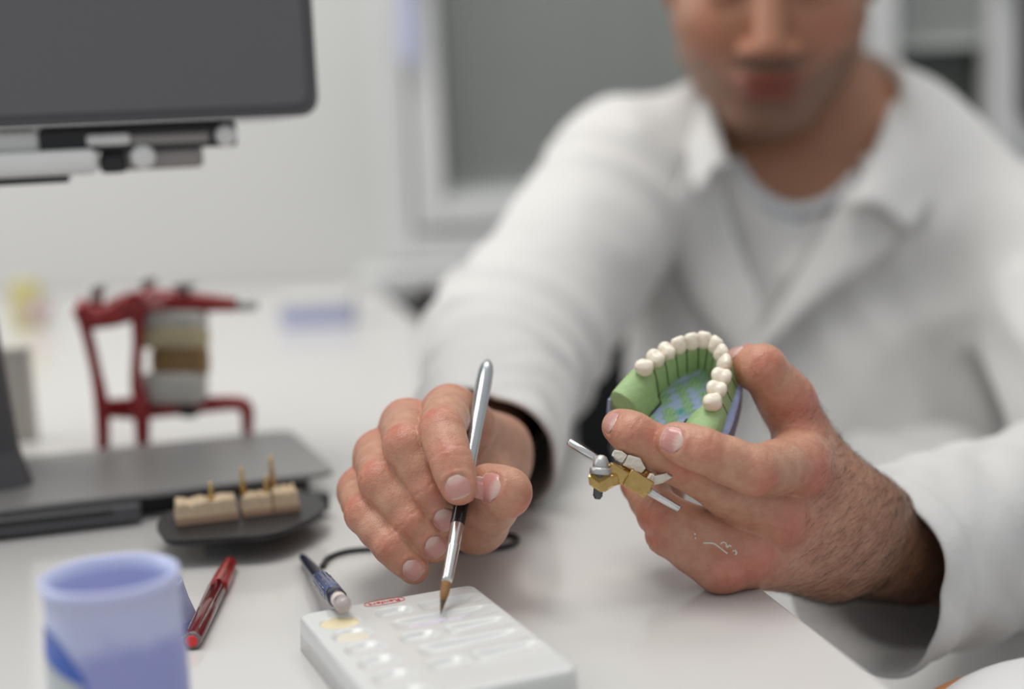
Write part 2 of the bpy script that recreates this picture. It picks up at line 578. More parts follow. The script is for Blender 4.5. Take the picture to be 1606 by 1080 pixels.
def wall_with_holes(name, x0, x1, z0, z1, y, holes, t=0.16):
    xs = sorted({x0, x1} | {h[0] for h in holes} | {h[1] for h in holes})
    zs = sorted({z0, z1} | {h[2] for h in holes} | {h[3] for h in holes})
    gs = []
    for i in range(len(xs) - 1):
        for j in range(len(zs) - 1):
            cx, cz = (xs[i] + xs[i + 1]) / 2, (zs[j] + zs[j + 1]) / 2
            if any(h[0] < cx < h[1] and h[2] < cz < h[3] for h in holes): continue
            gs.append(box((cx, y + t / 2, cz), XW, YW, ZW, (xs[i + 1] - xs[i]) / 2, t / 2, (zs[j + 1] - zs[j]) / 2))
    return tag(mk(name, join(*gs), M['wall'], smooth=False), kind='structure')


# window 1 behind the man: frame from u 590 to beyond his head
w1l = Yp(592, 200, WALL_Y)[0]; w1r = Yp(1285, 100, WALL_Y)[0]
w1b = Yp(640, 412, WALL_Y)[2]; w1t = 2.05
# window 2 to the right
w2l = Yp(1300, 100, WALL_Y)[0]; w2r = Yp(1652, 100, WALL_Y)[0]
w2b = Yp(1500, 330, WALL_Y)[2]; w2t = 2.05
wall_with_holes('wall_back', -2.4, 2.8, 0.0, 2.6, WALL_Y, [(w1l, w1r, w1b, w1t), (w2l, w2r, w2b, w2t)])
# the window's reveal and frames
def window(name, l, r, b, t, y, bars, glass=True):
    w = empty(name, ((l + r) / 2, y, b)); w['kind'] = 'structure'
    fw = 0.042
    def bar(nm, x0, x1, z0, z1, y0, y1, m):
        mk(nm, box(((x0 + x1) / 2, (y0 + y1) / 2, (z0 + z1) / 2), XW, YW, ZW, (x1 - x0) / 2, (y1 - y0) / 2, (z1 - z0) / 2, 0.004), m, w, False)
    for nm, q in (('frame_stile', (l, l + fw, b, t)), ('frame_stile', (r - fw, r, b, t)), ('frame_rail', (l + fw, r - fw, b, b + fw)), ('frame_rail', (l + fw, r - fw, t - fw, t))):
        bar(nm, *q, y - 0.012, y + 0.05, M['frame_white'])
    g = 0.006
    l2, r2, b2, t2 = l + fw + g, r - fw - g, b + fw + g, t - fw - g
    for nm, q in (('gasket', (l + fw, l2, b + fw, t - fw)), ('gasket', (l + fw, r - fw, b + fw, b2))):
        bar(nm, *q, y + 0.0, y + 0.04, M['frame_seal'])
    sw = 0.04
    for nm, q in (('sash_stile', (l2, l2 + sw, b2, t2)), ('sash_stile', (r2 - sw, r2, b2, t2)), ('sash_rail', (l2 + sw, r2 - sw, b2, b2 + sw)), ('sash_rail', (l2 + sw, r2 - sw, t2 - sw, t2))):
        bar(nm, *q, y - 0.022, y + 0.04, M['frame_white'])
    mk('pane', box(((l2 + r2) / 2, y + 0.05, (b2 + t2) / 2), XW, YW, ZW, (r2 - l2) / 2 - sw / 2, 0.003, (t2 - b2) / 2 - sw / 2), M['glass_dark'], w, False)
    return w, (l2 + sw, r2 - sw, b2 + sw, t2 - sw)


win1, op1 = window('window_1', w1l, w1r, w1b, w1t, WALL_Y, 0)
win2, op2 = window('window_2', w2l, w2r, w2b, w2t, WALL_Y, 0)
# casement handle on the frame of window 1
hx = w1l + 0.052
hz = Yp(592, 20, WALL_Y)[2]
mk('handle', box((hx, WALL_Y - 0.05, hz), XW, YW, ZW, 0.011, 0.009, 0.07, 0.005), M['blue_pale'], win1)
mk('handle_rosette', box((hx, WALL_Y - 0.032, hz + 0.05), XW, YW, ZW, 0.015, 0.012, 0.03, 0.005), M['frame_white'], win1)


def blind(op, parent, tilt, top, pitch=0.0175, mat='slat'):
    l, r, b, t = op
    n = int((top - b) / pitch)
    hw = 0.0105
    a = math.radians(tilt)
    first = None
    g0 = box((0, 0, 0), XW, (0, math.cos(a), -math.sin(a)), (0, math.sin(a), math.cos(a)), (r - l) / 2 - 0.003, hw, 0.0006)
    me = {}
    for i in range(n):
        z = b + 0.012 + i * pitch
        dark = False
        key = dark
        c = np.array([(l + r) / 2, WALL_Y + 0.028, z])
        if key not in me:
            o = mk('blind_slat', (g0[0] + c, g0[1]), M[mat], parent, False)
            me[key] = (o, c)
        else:
            o0, c0 = me[key]
            o = o0.copy(); COL.objects.link(o); o.parent = parent
            o.location = Vector(c - c0)
    mk('bottom_rail', box(((l + r) / 2, WALL_Y + 0.028, b + 0.004), XW, YW, ZW, (r - l) / 2 - 0.003, 0.011, 0.005, 0.002), M['slat'], parent, False)


blind(op1, win1, 52, op1[3])
blind((op2[0], op2[1], Yp(1500, 72, WALL_Y)[2], op2[3]), win2, 60, op2[3], mat='slat_lit')
# deep sill below window 1
tag(mk('trim_1', box(((w1l + w1r) / 2, WALL_Y - 0.05, w1b - 0.018), XW, YW, ZW, (w1r - w1l) / 2 + 0.03, 0.06, 0.016, 0.004), M['frame_white'], smooth=False), kind='structure')

# ------------------------------------------------------------------ work table: its right edge runs past the man
e1 = T(1197, 928); e2 = T(1392, 1080)
ed = unit((e1 - e2) * np.array([1, 1, 0]))
near = e2 - ed * 0.75
far = e1 + ed * ((WALL_Y - 0.02 - e1[1]) / ed[1])
TH = 0.028
poly = [(-1.3, near[1], TABLE_Z - TH), (near[0], near[1], TABLE_Z - TH), (far[0], WALL_Y - 0.005, TABLE_Z - TH), (-1.3, WALL_Y - 0.005, TABLE_Z - TH)]
table = empty('work_table', (-0.4, 1.0, 0), 'long white glossy work table under the palette, jars and hands', 'table')
mk('table_top', prism(poly, (0, 0, 1), TH, 0.0015), M['table'], table, False)
en = np.array([ed[1], -ed[0], 0])
mid = (near + far) / 2
for x, y in ((-1.2, -0.2), (-1.2, 1.85), (far[0] - 0.12, 1.8), (near[0] - 0.12, near[1] + 0.1)):
    mk('table_leg', box((x, y, 0.356), XW, YW, ZW, 0.025, 0.025, 0.356, 0.004), M['dev_mid'], table, False)
mk('table_apron', box((-0.55, 1.2, TABLE_Z - TH - 0.03), XW, YW, ZW, 0.6, 0.012, 0.029), M['table_edge'], table, False)

# ------------------------------------------------------------------ hands
MM = 0.001
SKIN = np.array([0.53, 0.295, 0.20])
SKIN_RED = np.array([0.55, 0.19, 0.135])
SKIN_PALE = np.array([0.58, 0.37, 0.265])
NAIL_PINK = np.array([0.56, 0.26, 0.23])
NAIL_PALE = np.array([0.66, 0.46, 0.40])
NAIL_TIP = np.array([0.66, 0.50, 0.42])


def wrinkle(X, c, a, n, offs, depth, width, reach):
    """transverse skin creases across a joint on the side facing n"""
    x, y, z = X[0] - c[0], X[1] - c[1], X[2] - c[2]
    s = x * a[0] + y * a[1] + z * a[2]
    b = np.cross(a, n)
    e = x * b[0] + y * b[1] + z * b[2]
    nn = x * n[0] + y * n[1] + z * n[2]
    r = np.sqrt(x * x + y * y + z * z) + 1e-6
    w = np.clip((nn / r - 0.05) / 0.6, 0, 1) * np.exp(-(r / reach) ** 4)
    out = 0
    for i, o in enumerate(offs):
        ph = i * 1.7
        so = s - o - 0.0007 * np.sin(e * 420 + ph) - 0.0004 * np.sin(e * 1100 + 2.1 * ph) - 20.0 * (o * 0.5) * e * e * 3
        out = out + depth * (0.55 + 0.45 * math.cos(ph * 2.3)) * np.exp(-(so / width) ** 2)
    return out * w


def build_hand(fingers, palm, fore, nails, h, palm_k=8 * MM, extra=None, dors=None, creases=(), pre=None):
    pts = np.array([p for f in fingers.values() for p, r in f] + [q for c in palm + fore for q in (c[0], c[1])])
    rad = 32 * MM
    lo, hi = pts.min(0) - rad, pts.max(0) + rad
    fd = Field(lo, hi, h)
    # palm and forearm
    whole = tuple(slice(0, n) for n in fd.n)
    pl = np.array([q for c in palm for q in (c[0], c[1])])
    pf = np.full(fd.n, 0.03, np.float32)
    sl = fd.sl(pl.min(0) - rad, pl.max(0) + rad)
    X = fd.xyz(sl)
    d = None
    for c in palm:
        q = rcone(X, *c)
        d = q if d is None else smin(d, q, 11 * MM)
    pf[sl] = np.minimum(pf[sl], d)
    for c in fore:
        p2 = np.array(c[:2])
        rr = max(c[2], c[3]) + 20 * MM
        sl = fd.sl(p2.min(0) - rr, p2.max(0) + rr)
        pf[sl] = smin(pf[sl], rcone(fd.xyz(sl), *c).astype(np.float32), 16 * MM)
    fd.F = pf.copy()
    spots = []
    fing = np.full(fd.n, 0.03, np.float32)
    for nm, f in fingers.items():
        p = [q for q, r in f]; r = [k * MM for q, k in f]
        A = np.array(p)
        sl = fd.sl(A.min(0) - 22 * MM, A.max(0) + 22 * MM)
        X = fd.xyz(sl)
        d = None
        for i in range(len(p) - 1):
            m = (p[i] + p[i + 1]) / 2
            rm = 0.985 * (r[i] + r[i + 1]) / 2 if i < len(p) - 2 else 0.99 * (r[i] + r[i + 1]) / 2
            for a, b, ra, rb in ((p[i], m, r[i], rm), (m, p[i + 1], rm, r[i + 1])):
                q = rcone(X, a, b, ra, rb)
                d = q if d is None else smin(d, q, 3.0 * MM)
        tip = unit(p[-1] - p[-2])
        # joint creases on the outer side of each bend
        for i in range(1, len(p) - 1):
            a = unit(p[i + 1] - p[i - 1])
            bend = p[i] - (p[i - 1] + p[i + 1]) / 2
            bend = bend - a * (bend @ a)
            n = unit(bend) if np.linalg.norm(bend) > 1.2 * MM else unit(-FWD - a * (-FWD @ a))
            spots.append((p[i] + n * r[i], 8.5 * MM, 0.75 if i == len(p) - 3 or i == 1 else 0.5))
            if i == len(p) - 2:
                d = d + wrinkle(X, p[i], a, n, (-1.6 * MM, 0.4 * MM, 2.2 * MM), 0.45 * MM, 0.5 * MM, 14 * MM)
            else:
                d = d + wrinkle(X, p[i], a, n, (-5.2 * MM, -2.9 * MM, -0.8 * MM, 1.3 * MM, 3.6 * MM), 0.6 * MM, 0.65 * MM, 17 * MM)
        spots.append((p[-1] + tip * r[-1], 8 * MM, 0.55))
        spots.append((p[0] + (dors * r[0] if dors is not None else 0), 13 * MM, 0.85))
        cur = fing[sl]
        fing[sl] = smin(cur, d.astype(np.float32), 0.9 * MM)
        fd.F[sl] = np.minimum(fd.F[sl], smin(pf[sl], d.astype(np.float32), palm_k))
    fd.F = np.minimum(fd.F, fing)
    for (c, a, n, offs, depth, width, reach) in creases:
        sl = fd.sl(np.asarray(c) - 30 * MM, np.asarray(c) + 30 * MM)
        fd.F[sl] += wrinkle(fd.xyz(sl), c, unit(a), unit(n), offs, depth, width, reach).astype(np.float32)
    if extra: extra(fd)
    # nails
    frames = []
    for (fn, u, v, w, l) in nails:
        f = fingers[fn]
        ray = unit(P(u, v, 1.0) - CAM)
        hp = fd.hit(CAM, ray, 0.5, 0.8)
        if hp is None: continue
        n = fd.grad(hp, 0.003)
        ax = unit(f[-1][0] - f[-2][0])
        ax = unit(ax - n * (ax @ n)); sd = np.cross(ax, n)
        frames.append((hp, ax, sd, n, w * MM, l * MM))
    nail_geo = []
    for hp, ax, sd, n, w, l in frames:
        G = 25
        pts, col = [], []
        for i in range(G):
            for j in range(G):
                s = -1 + 2 * i / (G - 1); t = -1 + 2 * j / (G - 1)
                # disc to rounded-square map: round at the root, squarer at the tip
                e = 0.62 if t < 0 else 0.42
                ss = s * math.sqrt(max(0, 1 - e * t * t)); tt = t * math.sqrt(max(0, 1 - e * s * s * (1.0 if t < 0 else 0.55)))
                o = hp + sd * ss * w + ax * tt * l + n * 3.2 * MM
                q = fd.hit(o, -n, 0, 14 * MM, 0.15 * MM)
                if q is None: q = hp + sd * ss * w + ax * tt * l - n * 3 * MM * ss * ss
                edge = max(abs(s), abs(t))
                pts.append(q + n * (0.32 * MM * (1 - max(0, edge - 0.8) / 0.2 * 1.3) + 0.25 * MM * (tt > 0.8)))
                lun = 1 / (1 + math.exp(-((-0.45 - 0.35 * ss * ss * -1) - tt) * 14 * -1 * -1))
                lun = 1 / (1 + math.exp((tt - (-0.28 - 0.45 * ss * ss)) * 10))
                tipw = 1 / (1 + math.exp(-(tt - (0.90 - 0.10 * ss * ss)) * 30))
                c = NAIL_PINK * (1 - lun) + NAIL_PALE * lun
                c = c * (1 - tipw) + NAIL_TIP * tipw
                col.append(c)
        Fc = [(i * G + j, (i + 1) * G + j, (i + 1) * G + j + 1, i * G + j + 1) for i in range(G - 1) for j in range(G - 1)]
        nail_geo.append((np.array(pts), np.array(Fc), np.array(col)))
    # nail folds: skin rises around the plate and dips under it
    for hp, ax, sd, n, w, l in frames:
        sl = fd.sl(hp - 15 * MM, hp + 15 * MM)
        X = fd.xyz(sl)
        x, y, z = X[0] - hp[0], X[1] - hp[1], X[2] - hp[2]
        s = (x * sd[0] + y * sd[1] + z * sd[2]) / w
        t = (x * ax[0] + y * ax[1] + z * ax[2]) / l
        nn = x * n[0] + y * n[1] + z * n[2]
        r = (np.abs(s) ** 2.6 + np.abs(t) ** 2.6) ** (1 / 2.6)
        m = np.clip(1 - np.abs(nn) / (9 * MM), 0, 1) * np.clip((0.85 - t) / 0.3, 0, 1)
        fd.F[sl] += (-0.55 * MM * np.exp(-((r - 1.2) / 0.16) ** 2) * m + 0.35 * MM * np.clip((1.02 - r) / 0.12, 0, 1) * m).astype(np.float32)
        spots.append((hp - ax * l * 1.25, 4.5 * MM, 0.5))
        spots.append((hp + sd * w * 1.1, 4 * MM, 0.5)); spots.append((hp - sd * w * 1.1, 4 * MM, 0.5))
    V, Q = fd.mesh()
    red = np.zeros(len(V))
    for c, rr, s in spots:
        red = np.maximum(red, s * np.exp(-((V - c) ** 2).sum(1) / rr ** 2))
    blot = 0.5 + 0.5 * np.sin(V @ np.array([310, 190, -260.]) + 2 * np.sin(V @ np.array([120, -210, 170.])))
    red = np.clip(red + 0.10 * blot, 0, 1)[:, None]
    col = SKIN * (1 - red) + SKIN_RED * red
    return fd, V, Q, col, nail_geo


# right hand of the person (left in the photo) holding the brush
RS = .947
def PR(u, v, d):
    return P(u, v, d * RS)
RHF = {
    'index': [(PR(703, 642, .700), 11.6), (PR(693, 676, .656), 9.9), (PR(708, 724, .642), 8.7), (PR(720, 763, .638), 7.9)],
    'middle': [(PR(636, 664, .706), 11.6), (PR(637, 700, .660), 10.0), (PR(674, 768, .655), 8.5), (PR(697, 812, .659), 7.7)],
    'ring': [(PR(592, 712, .704), 10.9), (PR(597, 754, .662), 9.5), (PR(645, 818, .654), 8.0), (PR(680, 857, .658), 7.3)],
    'little': [(PR(563, 768, .700), 9.8), (PR(571, 806, .664), 8.3), (PR(612, 857, .652), 7.2), (PR(649, 892, .654), 6.7)],
    'thumb': [(PR(748, 818, .682), 12.3), (PR(795, 772, .647), 10.4), (PR(765, 760, .656), 9.4)],
}
RW = PR(742, 738, .775)
RE = P(803, 545, 1.02)
rw = unit(RHF['index'][0][0] - RHF['little'][0][0])
rax = unit(RW - (RHF['middle'][0][0] + RHF['ring'][0][0]) / 2)
rdor = np.cross(rw, rax)
rdor = unit(rdor if rdor[2] > 0 else -rdor)
RHP = []
for k, off in (('index', 19), ('middle', 7), ('ring', -6), ('little', -17)):
    RHP.append((RHF[k][0][0] - rdor * 2 * MM + rax * 3 * MM, RW + rw * off * MM, 10.2 * MM if k != 'little' else 9.2 * MM, 14.5 * MM))
RHP.append((RHF['index'][0][0] - rdor * 8 * MM + rax * 16 * MM, RHF['little'][0][0] - rdor * 8 * MM + rax * 10 * MM, 10 * MM, 9 * MM))
RHP.append((RHF['thumb'][0][0], PR(752, 768, .725), 13.5 * MM, 15 * MM))
RHP.append((PR(752, 768, .725), RW + rw * 8 * MM - rdor * 6 * MM, 15 * MM, 16 * MM))
RHP.append((RHF['little'][0][0] - rdor * 8 * MM + rax * 20 * MM, RW - rw * 14 * MM - rdor * 6 * MM, 11 * MM, 13 * MM))
RFE = P(764, 668, .90)
RFORE = [(RW, RFE, 27 * MM, 29 * MM, rdor, 1.3)]
RNAILS = [('index', 717, 763, 5.6, 5.2), ('middle', 698, 815, 5.4, 5.6), ('ring', 683, 857, 5.2, 5.2),
          ('little', 647, 893, 4.5, 4.9), ('thumb', 766, 763, 6.6, 6.2)]
rfd, rV, rQ, rC, rN = build_hand(RHF, RHP, RFORE, RNAILS, 0.75 * MM, dors=rdor)

# left hand of the person (right in the photo) holding the dental model
LHF = {
    'index': [(P(1252, 728, .642), 13.0), (P(1180, 737, .606), 10.6), (P(1102, 706, .602), 9.3), (P(1060, 692, .606), 8.4)],
    'middle': [(P(1215, 812, .638), 13.0), (P(1064, 722, .619), 10.4), (P(993, 680, .616), 9.1), (P(972, 669, .628), 8.0)],
    'ring': [(P(1170, 867, .635), 12.3), (P(1036, 806, .640), 10.2), (P(1006, 758, .662), 9.3), (P(1028, 726, .674), 8.2)],
    'little': [(P(1130, 888, .632), 11.5), (P(1046, 838, .643), 9.3), (P(1036, 800, .665), 8.2), (P(1052, 768, .676), 7.3)],
    'thumb': [(P(1234, 628, .662), 11.6), (P(1196, 577, .652), 10.6), (P(1164, 573, .668), 9.2)],
}
LW = P(1322, 842, .668)
LE = P(1800, 775, .88)
LFE = P(1490, 862, .750)
lw = unit(LHF['index'][0][0] - LHF['little'][0][0])
lax = unit(LW - (LHF['middle'][0][0] + LHF['ring'][0][0]) / 2)
ldor = np.cross(lw, lax)
ldor = unit(ldor if ldor @ FWD < 0 else -ldor)
LHP = []
for k, off in (('index', 17), ('middle', 6), ('ring', -5), ('little', -15)):
    LHP.append((LHF[k][0][0] - ldor * 2.5 * MM + lax * 3 * MM, LW + lw * off * MM, 10.5 * MM if k != 'little' else 10.0 * MM, 15 * MM))
CMC = P(1288, 742, .672)
LHP.append((LHF['thumb'][0][0], CMC, 12.0 * MM, 14.5 * MM))
LHP.append((CMC, LW + lw * 10 * MM, 15 * MM, 17 * MM))
LHP.append((LHF['index'][0][0] - ldor * 4 * MM, P(1262, 690, .668), 9 * MM, 8 * MM))
LHP.append((LHF['index'][0][0] - ldor * 9 * MM + lax * 12 * MM, LHF['little'][0][0] - ldor * 9 * MM + lax * 12 * MM, 11 * MM, 10 * MM))
LFORE = [(LW, LFE, 27.5 * MM, 31 * MM, ldor, 1.25)]
LNAILS = [('index', 1053, 689, 5.7, 5.6), ('middle', 957, 662, 5.2, 4.8), ('thumb', 1152, 551, 5.5, 5.5)]
lcre = [(P(1186, 592, .64), P(1186, 592, .64) - P(1166, 566, .64), -FWD, (-4 * MM, -0.5 * MM, 3 * MM, 6.5 * MM), 0.55 * MM, 0.8 * MM, 15 * MM)]
lfd, lV, lQ, lC, lN = build_hand(LHF, LHP, LFORE, LNAILS, 0.75 * MM, creases=lcre, dors=ldor)


def rest_on_table(V):
    """nothing of the arms sinks into the table top: flesh and cloth flatten where they rest on it"""
    V = np.array(V)
    xe = e1[0] + (V[:, 1] - e1[1]) * ed[0] / ed[1]
    over = (V[:, 0] < xe - .002) & (V[:, 2] > TABLE_Z - .05)
    V[:, 2] = np.where(over, np.maximum(V[:, 2], TABLE_Z + .0006), V[:, 2])
    return V


rV = rest_on_table(rV)
lV = rest_on_table(lV)

# ------------------------------------------------------------------ dental model held in the left hand
mz = unit(-0.05 * CX + 0.65 * CU - 0.76 * FWD)
my = 0.47 * CX + 0.66 * CU + 0.586 * FWD
my = unit(my - mz * (my @ mz)); mx_ax = np.cross(my, mz)
MO = P(1070, 583, .650)


def mloc(u, v, h=0.0):
    r = (u - 803) / FPX * CX + FWD - (v - 540) / FPX * CU
    o = MO + mz * h * MM
    t = ((o - CAM) @ mz) / (r @ mz)
    p = CAM + r * t - MO
    return np.array([p @ mx_ax, p @ my]) * 1000


def mw(x, y, z):
    return MO + (mx_ax * x + my * y + mz * z) * MM


z5 = [(285, 370), (388, 292), (488, 228), (592, 172), (708, 138), (820, 125), (922, 170), (978, 245), (1008, 335), (975, 455), (932, 570), (895, 680)]
teeth = np.array([mloc(960 + a / 5.686, 510 + b / 5.686) for a, b in z5])
model = empty('dental_model', mw(2, 5, -20), 'green and lavender dental model with cream teeth and brass hinge', 'dental model')
# arch curve with straight saddles behind the last teeth
lend = teeth[0] + np.array([-2.8, -17.0]); rend = teeth[-1] + np.array([1.0, -13.5])
ctrl = np.vstack([lend, (lend + teeth[0]) / 2 + np.array([-0.3, 0]), teeth, (rend + teeth[-1]) / 2, rend])
ctrl3 = np.hstack([ctrl, np.zeros((len(ctrl), 1))])
PER = 16
arch = smoothpath(ctrl3, (len(ctrl) - 1) * PER + 1)[:, :2]
tang = np.gradient(arch, axis=0); tang /= np.linalg.norm(tang, axis=1)[:, None]
for _ in range(14):                      # smooth the directions so that cross-sections fan evenly
    tang[1:-1] = (tang[:-2] + 2 * tang[1:-1] + tang[2:]) / 4
    tang /= np.linalg.norm(tang, axis=1)[:, None]
outn = np.stack([-tang[:, 1], tang[:, 0]], 1)


def arch_at(s):
    i = min(int(s), len(arch) - 2); t = s - i
    p = arch[i] * (1 - t) + arch[i + 1] * t
    n = outn[i] * (1 - t) + outn[i + 1] * t
    return p, n / np.linalg.norm(n)


tooth_s = [(2 + i) * PER for i in range(12)]
SMAX = len(arch) - 1


def profile(s, saddle, seedv=0.0):
    fr = math.exp(-((s - 7.5 * PER) / (3.0 * PER)) ** 2)     # 1 at the front teeth
    a = 0.4 * math.sin(s * 0.35 + seedv)
    top = -1.9 if not saddle else -2.6 - 0.9 * min(1, abs(s - (2 * PER if s < 100 else 13 * PER)) / 20)
    li = 1 - 0.45 * fr
    if saddle or s < 1.9 * PER or s > 13.1 * PER:
        w_ = min(1, max(0, (2.4 * PER - s) / PER, (s - 12.6 * PER) / PER))
        li = li + .55 * w_
    if saddle or s < 2.2 * PER or s > 12.8 * PER:
        w_ = min(1, max(0, (2.3 * PER - s) / (.5 * PER), (s - 12.7 * PER) / (.5 * PER)))
    else:
        w_ = 0.0
    A_ = [(7.2, -12.0), (6.3, -9.5 + a * .3), (4.6, -5.5), (3.0, top - 0.6), (0.5, top), (-2.4, top - 0.5 + a * .2),
          (-3.9 * li - .4, -5.8), (-5.2 * li - .3 + a * .3, -10.0), (-6.2 * li + a * .3, -14.0), (-7.3 * li, -18.0), (-7.3 * li, -20.0), (7.2, -20.0)]
    B_ = [(7.2, -12.0), (6.8, -9.0), (6.0, -5.6), (4.6, -3.6), (1.0, -2.9), (-3.2, -4.0), (-6.0, -6.6 + a * .3), (-8.2, -10.4 + a * .3), (-10.0, -14.2), (-11.2, -18.0), (-11.2, -20.0), (7.2, -20.0)]
    return [(p0 * (1 - w_) + p1 * w_, z0 * (1 - w_) + z1 * w_) for (p0, z0), (p1, z1) in zip(A_, B_)]
    return [(7.2, -12.0), (6.3, -9.5 + a * .3), (4.6, -5.5), (3.0, top - 0.6), (0.5, top), (-2.4, top - 0.5 + a * .2),
            (-3.9 * li - .4, -5.8), (-5.2 * li - .3 + a * .3, -10.0), (-6.2 * li + a * .3, -14.0), (-7.3 * li, -18.0), (-7.3 * li, -20.0), (7.2, -20.0)]


def gum_section(s0, s1, saddle_side=0, n=7, shrink=0.0, seedv=0.0):
    V, Fc = [], []
    ss = np.linspace(s0, s1, n)
    for s in ss:
        sad = (saddle_side < 0 and s < 2 * PER - 4) or (saddle_side > 0 and s > 13 * PER + 4)
        p, nn = arch_at(s)
        for (o, z) in profile(s, sad, seedv):
            zz = z - shrink; oo = o - shrink * (1 if o > 0 else -1)
            q = p + nn * oo
            V.append(mw(q[0], q[1], zz))
    m = len(profile(0, False))
    for i in range(n - 1):
        for j in range(m):
            k_ = (j + 1) % m
            Fc.append((i * m + j, (i + 1) * m + j, (i + 1) * m + k_, i * m + k_))
    Fc.append(tuple(range(m))); Fc.append(tuple((n - 1) * m + j for j in range(m))[::-1])
    return np.array(V), Fc


bounds = [0.0] + [(2 + i + 0.5) * PER for i in range(11)] + [float(SMAX)]
G = 0.65
for i in range(12):
    a = bounds[i] + (0 if i == 0 else G); b = bounds[i + 1] - (0 if i == 11 else G)
    sd_ = -1 if i == 0 else (1 if i == 11 else 0)
    o = mk('gum_section', gum_section(a, b, sd_, 18 if sd_ else 7, 0, i * 1.3), M['gum'], model)
    bv = o.modifiers.new('bevel', 'BEVEL'); bv.width = 0.0004; bv.segments = 2; bv.limit_method = 'ANGLE'; bv.angle_limit = math.radians(50)
    if i < 11:
        mk('saw_cut', gum_section(bounds[i + 1] - G * 1.1, bounds[i + 1] + G * 1.1, 0, 2, 0.22, i * 1.3), M['black'], model, False)

# lavender stone: ring under the gums, floor of the palate, outer wall
V, Fc = [], []
ss = np.linspace(-0.01 + 0.01, SMAX, 90)
for s in ss:
    p, nn = arch_at(s)
    for o_, z in ((11.0, -27.0), (10.2, -12.5), (9.2, -11.5), (6.6, -11.2), (5.0, -13.0), (-4.0, -19.0), (-4.0, -27.0)):
        fr = math.exp(-((s - 7.5 * PER) / (3.0 * PER)) ** 2)
        q = p + nn * (o_ * ((1 - .25 * fr) * (.8 if s < 5 * PER else 1) if o_ > 5.5 else 1)); V.append(mw(q[0], q[1], z + 0.25 * math.sin(s * .9) * (o_ > 6)))
m = 7
for i in range(len(ss) - 1):
    for j in range(m):
        k_ = (j + 1) % m
        Fc.append((i * m + j, (i + 1) * m + j, (i + 1) * m + k_, i * m + k_))
Fc.append(tuple(range(m))); Fc.append(tuple((len(ss) - 1) * m + j for j in range(m))[::-1])
ringo = mk('stone_rim', (np.array(V), Fc), [M['stone_blue'], M['stone_shaded']], model, False)
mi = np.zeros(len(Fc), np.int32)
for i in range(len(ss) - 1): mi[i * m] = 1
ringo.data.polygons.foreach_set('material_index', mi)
# palate floor: uneven, patches of green over blue
nS, nT = 140, 40
cpt = np.array([1.0, -6.0])
V, C_ = [], []
for i in range(nS):
    f = i / nS
    if f < 0.75:
        p, nn = arch_at(f / 0.75 * SMAX); e = p - nn * 3.5
    else:
        t = (f - 0.75) / 0.25
        p0, n0 = arch_at(SMAX); p1, n1 = arch_at(0)
        e = (p0 - n0 * 3.5) * (1 - t) + (p1 - n1 * 3.5) * t
    for j in range(nT + 1):
        w = j / nT
        q = e * (1 - w) + cpt * w
        nz = 0.55 * math.sin(q[0] * .55 + 1.6 * math.sin(q[1] * .35)) + 0.45 * math.sin(q[1] * .5 + q[0] * .45 + 1.5) + 0.4 * math.sin(q[0] * 1.6 - q[1] * 1.1)
        ridg = abs(math.sin(q[0] * 1.5 + q[1] * .6 + 1.3 * math.sin(q[1] * .9)))
        g = 1 / (1 + math.exp(-(nz + 0.25 - 0.5 * math.exp(-((q[0] - 6) ** 2 + (q[1] + 2) ** 2) / 40)) * 5))
        V.append(mw(q[0], q[1], -17.3 + 0.35 * nz * (1 - w * .3) + 0.45 * g * ridg))
        blue = np.array([0.37, 0.45, 0.68]); gr = np.array([0.25, 0.43, 0.215]) * (0.8 + 0.4 * ridg); teal = np.array([0.1, 0.36, 0.38])
        te = math.exp(-((q[0] - 4) ** 2 + (q[1] + 9) ** 2) / 5)
        C_.append((blue * (1 - g) + gr * g) * (1 - te) + teal * te)
Fc = [(i * (nT + 1) + j, i * (nT + 1) + j + 1, ((i + 1) % nS) * (nT + 1) + j + 1, ((i + 1) % nS) * (nT + 1) + j) for i in range(nS) for j in range(nT)]
fl = mk('palate_floor', (np.array(V), Fc), attr_mat('green_and_blue_stone', 0.65, bump=0.7, bscale=700), model, True, np.array(C_))
so = fl.modifiers.new('thick', 'SOLIDIFY'); so.thickness = 0.009; so.offset = -1

for sA, sB in ((0.0, 2.5 * PER), (12.6 * PER, float(SMAX))):
    ln = []
    for s in np.linspace(sA, sB, 24):
        p, nn = arch_at(s); q = p + nn * (profile(s, True)[9][0] - .1)
        ln.append(mw(q[0], q[1], -16.9))
    mk('pencil_line', tube(ln, .00035, 6), M['black'], model)
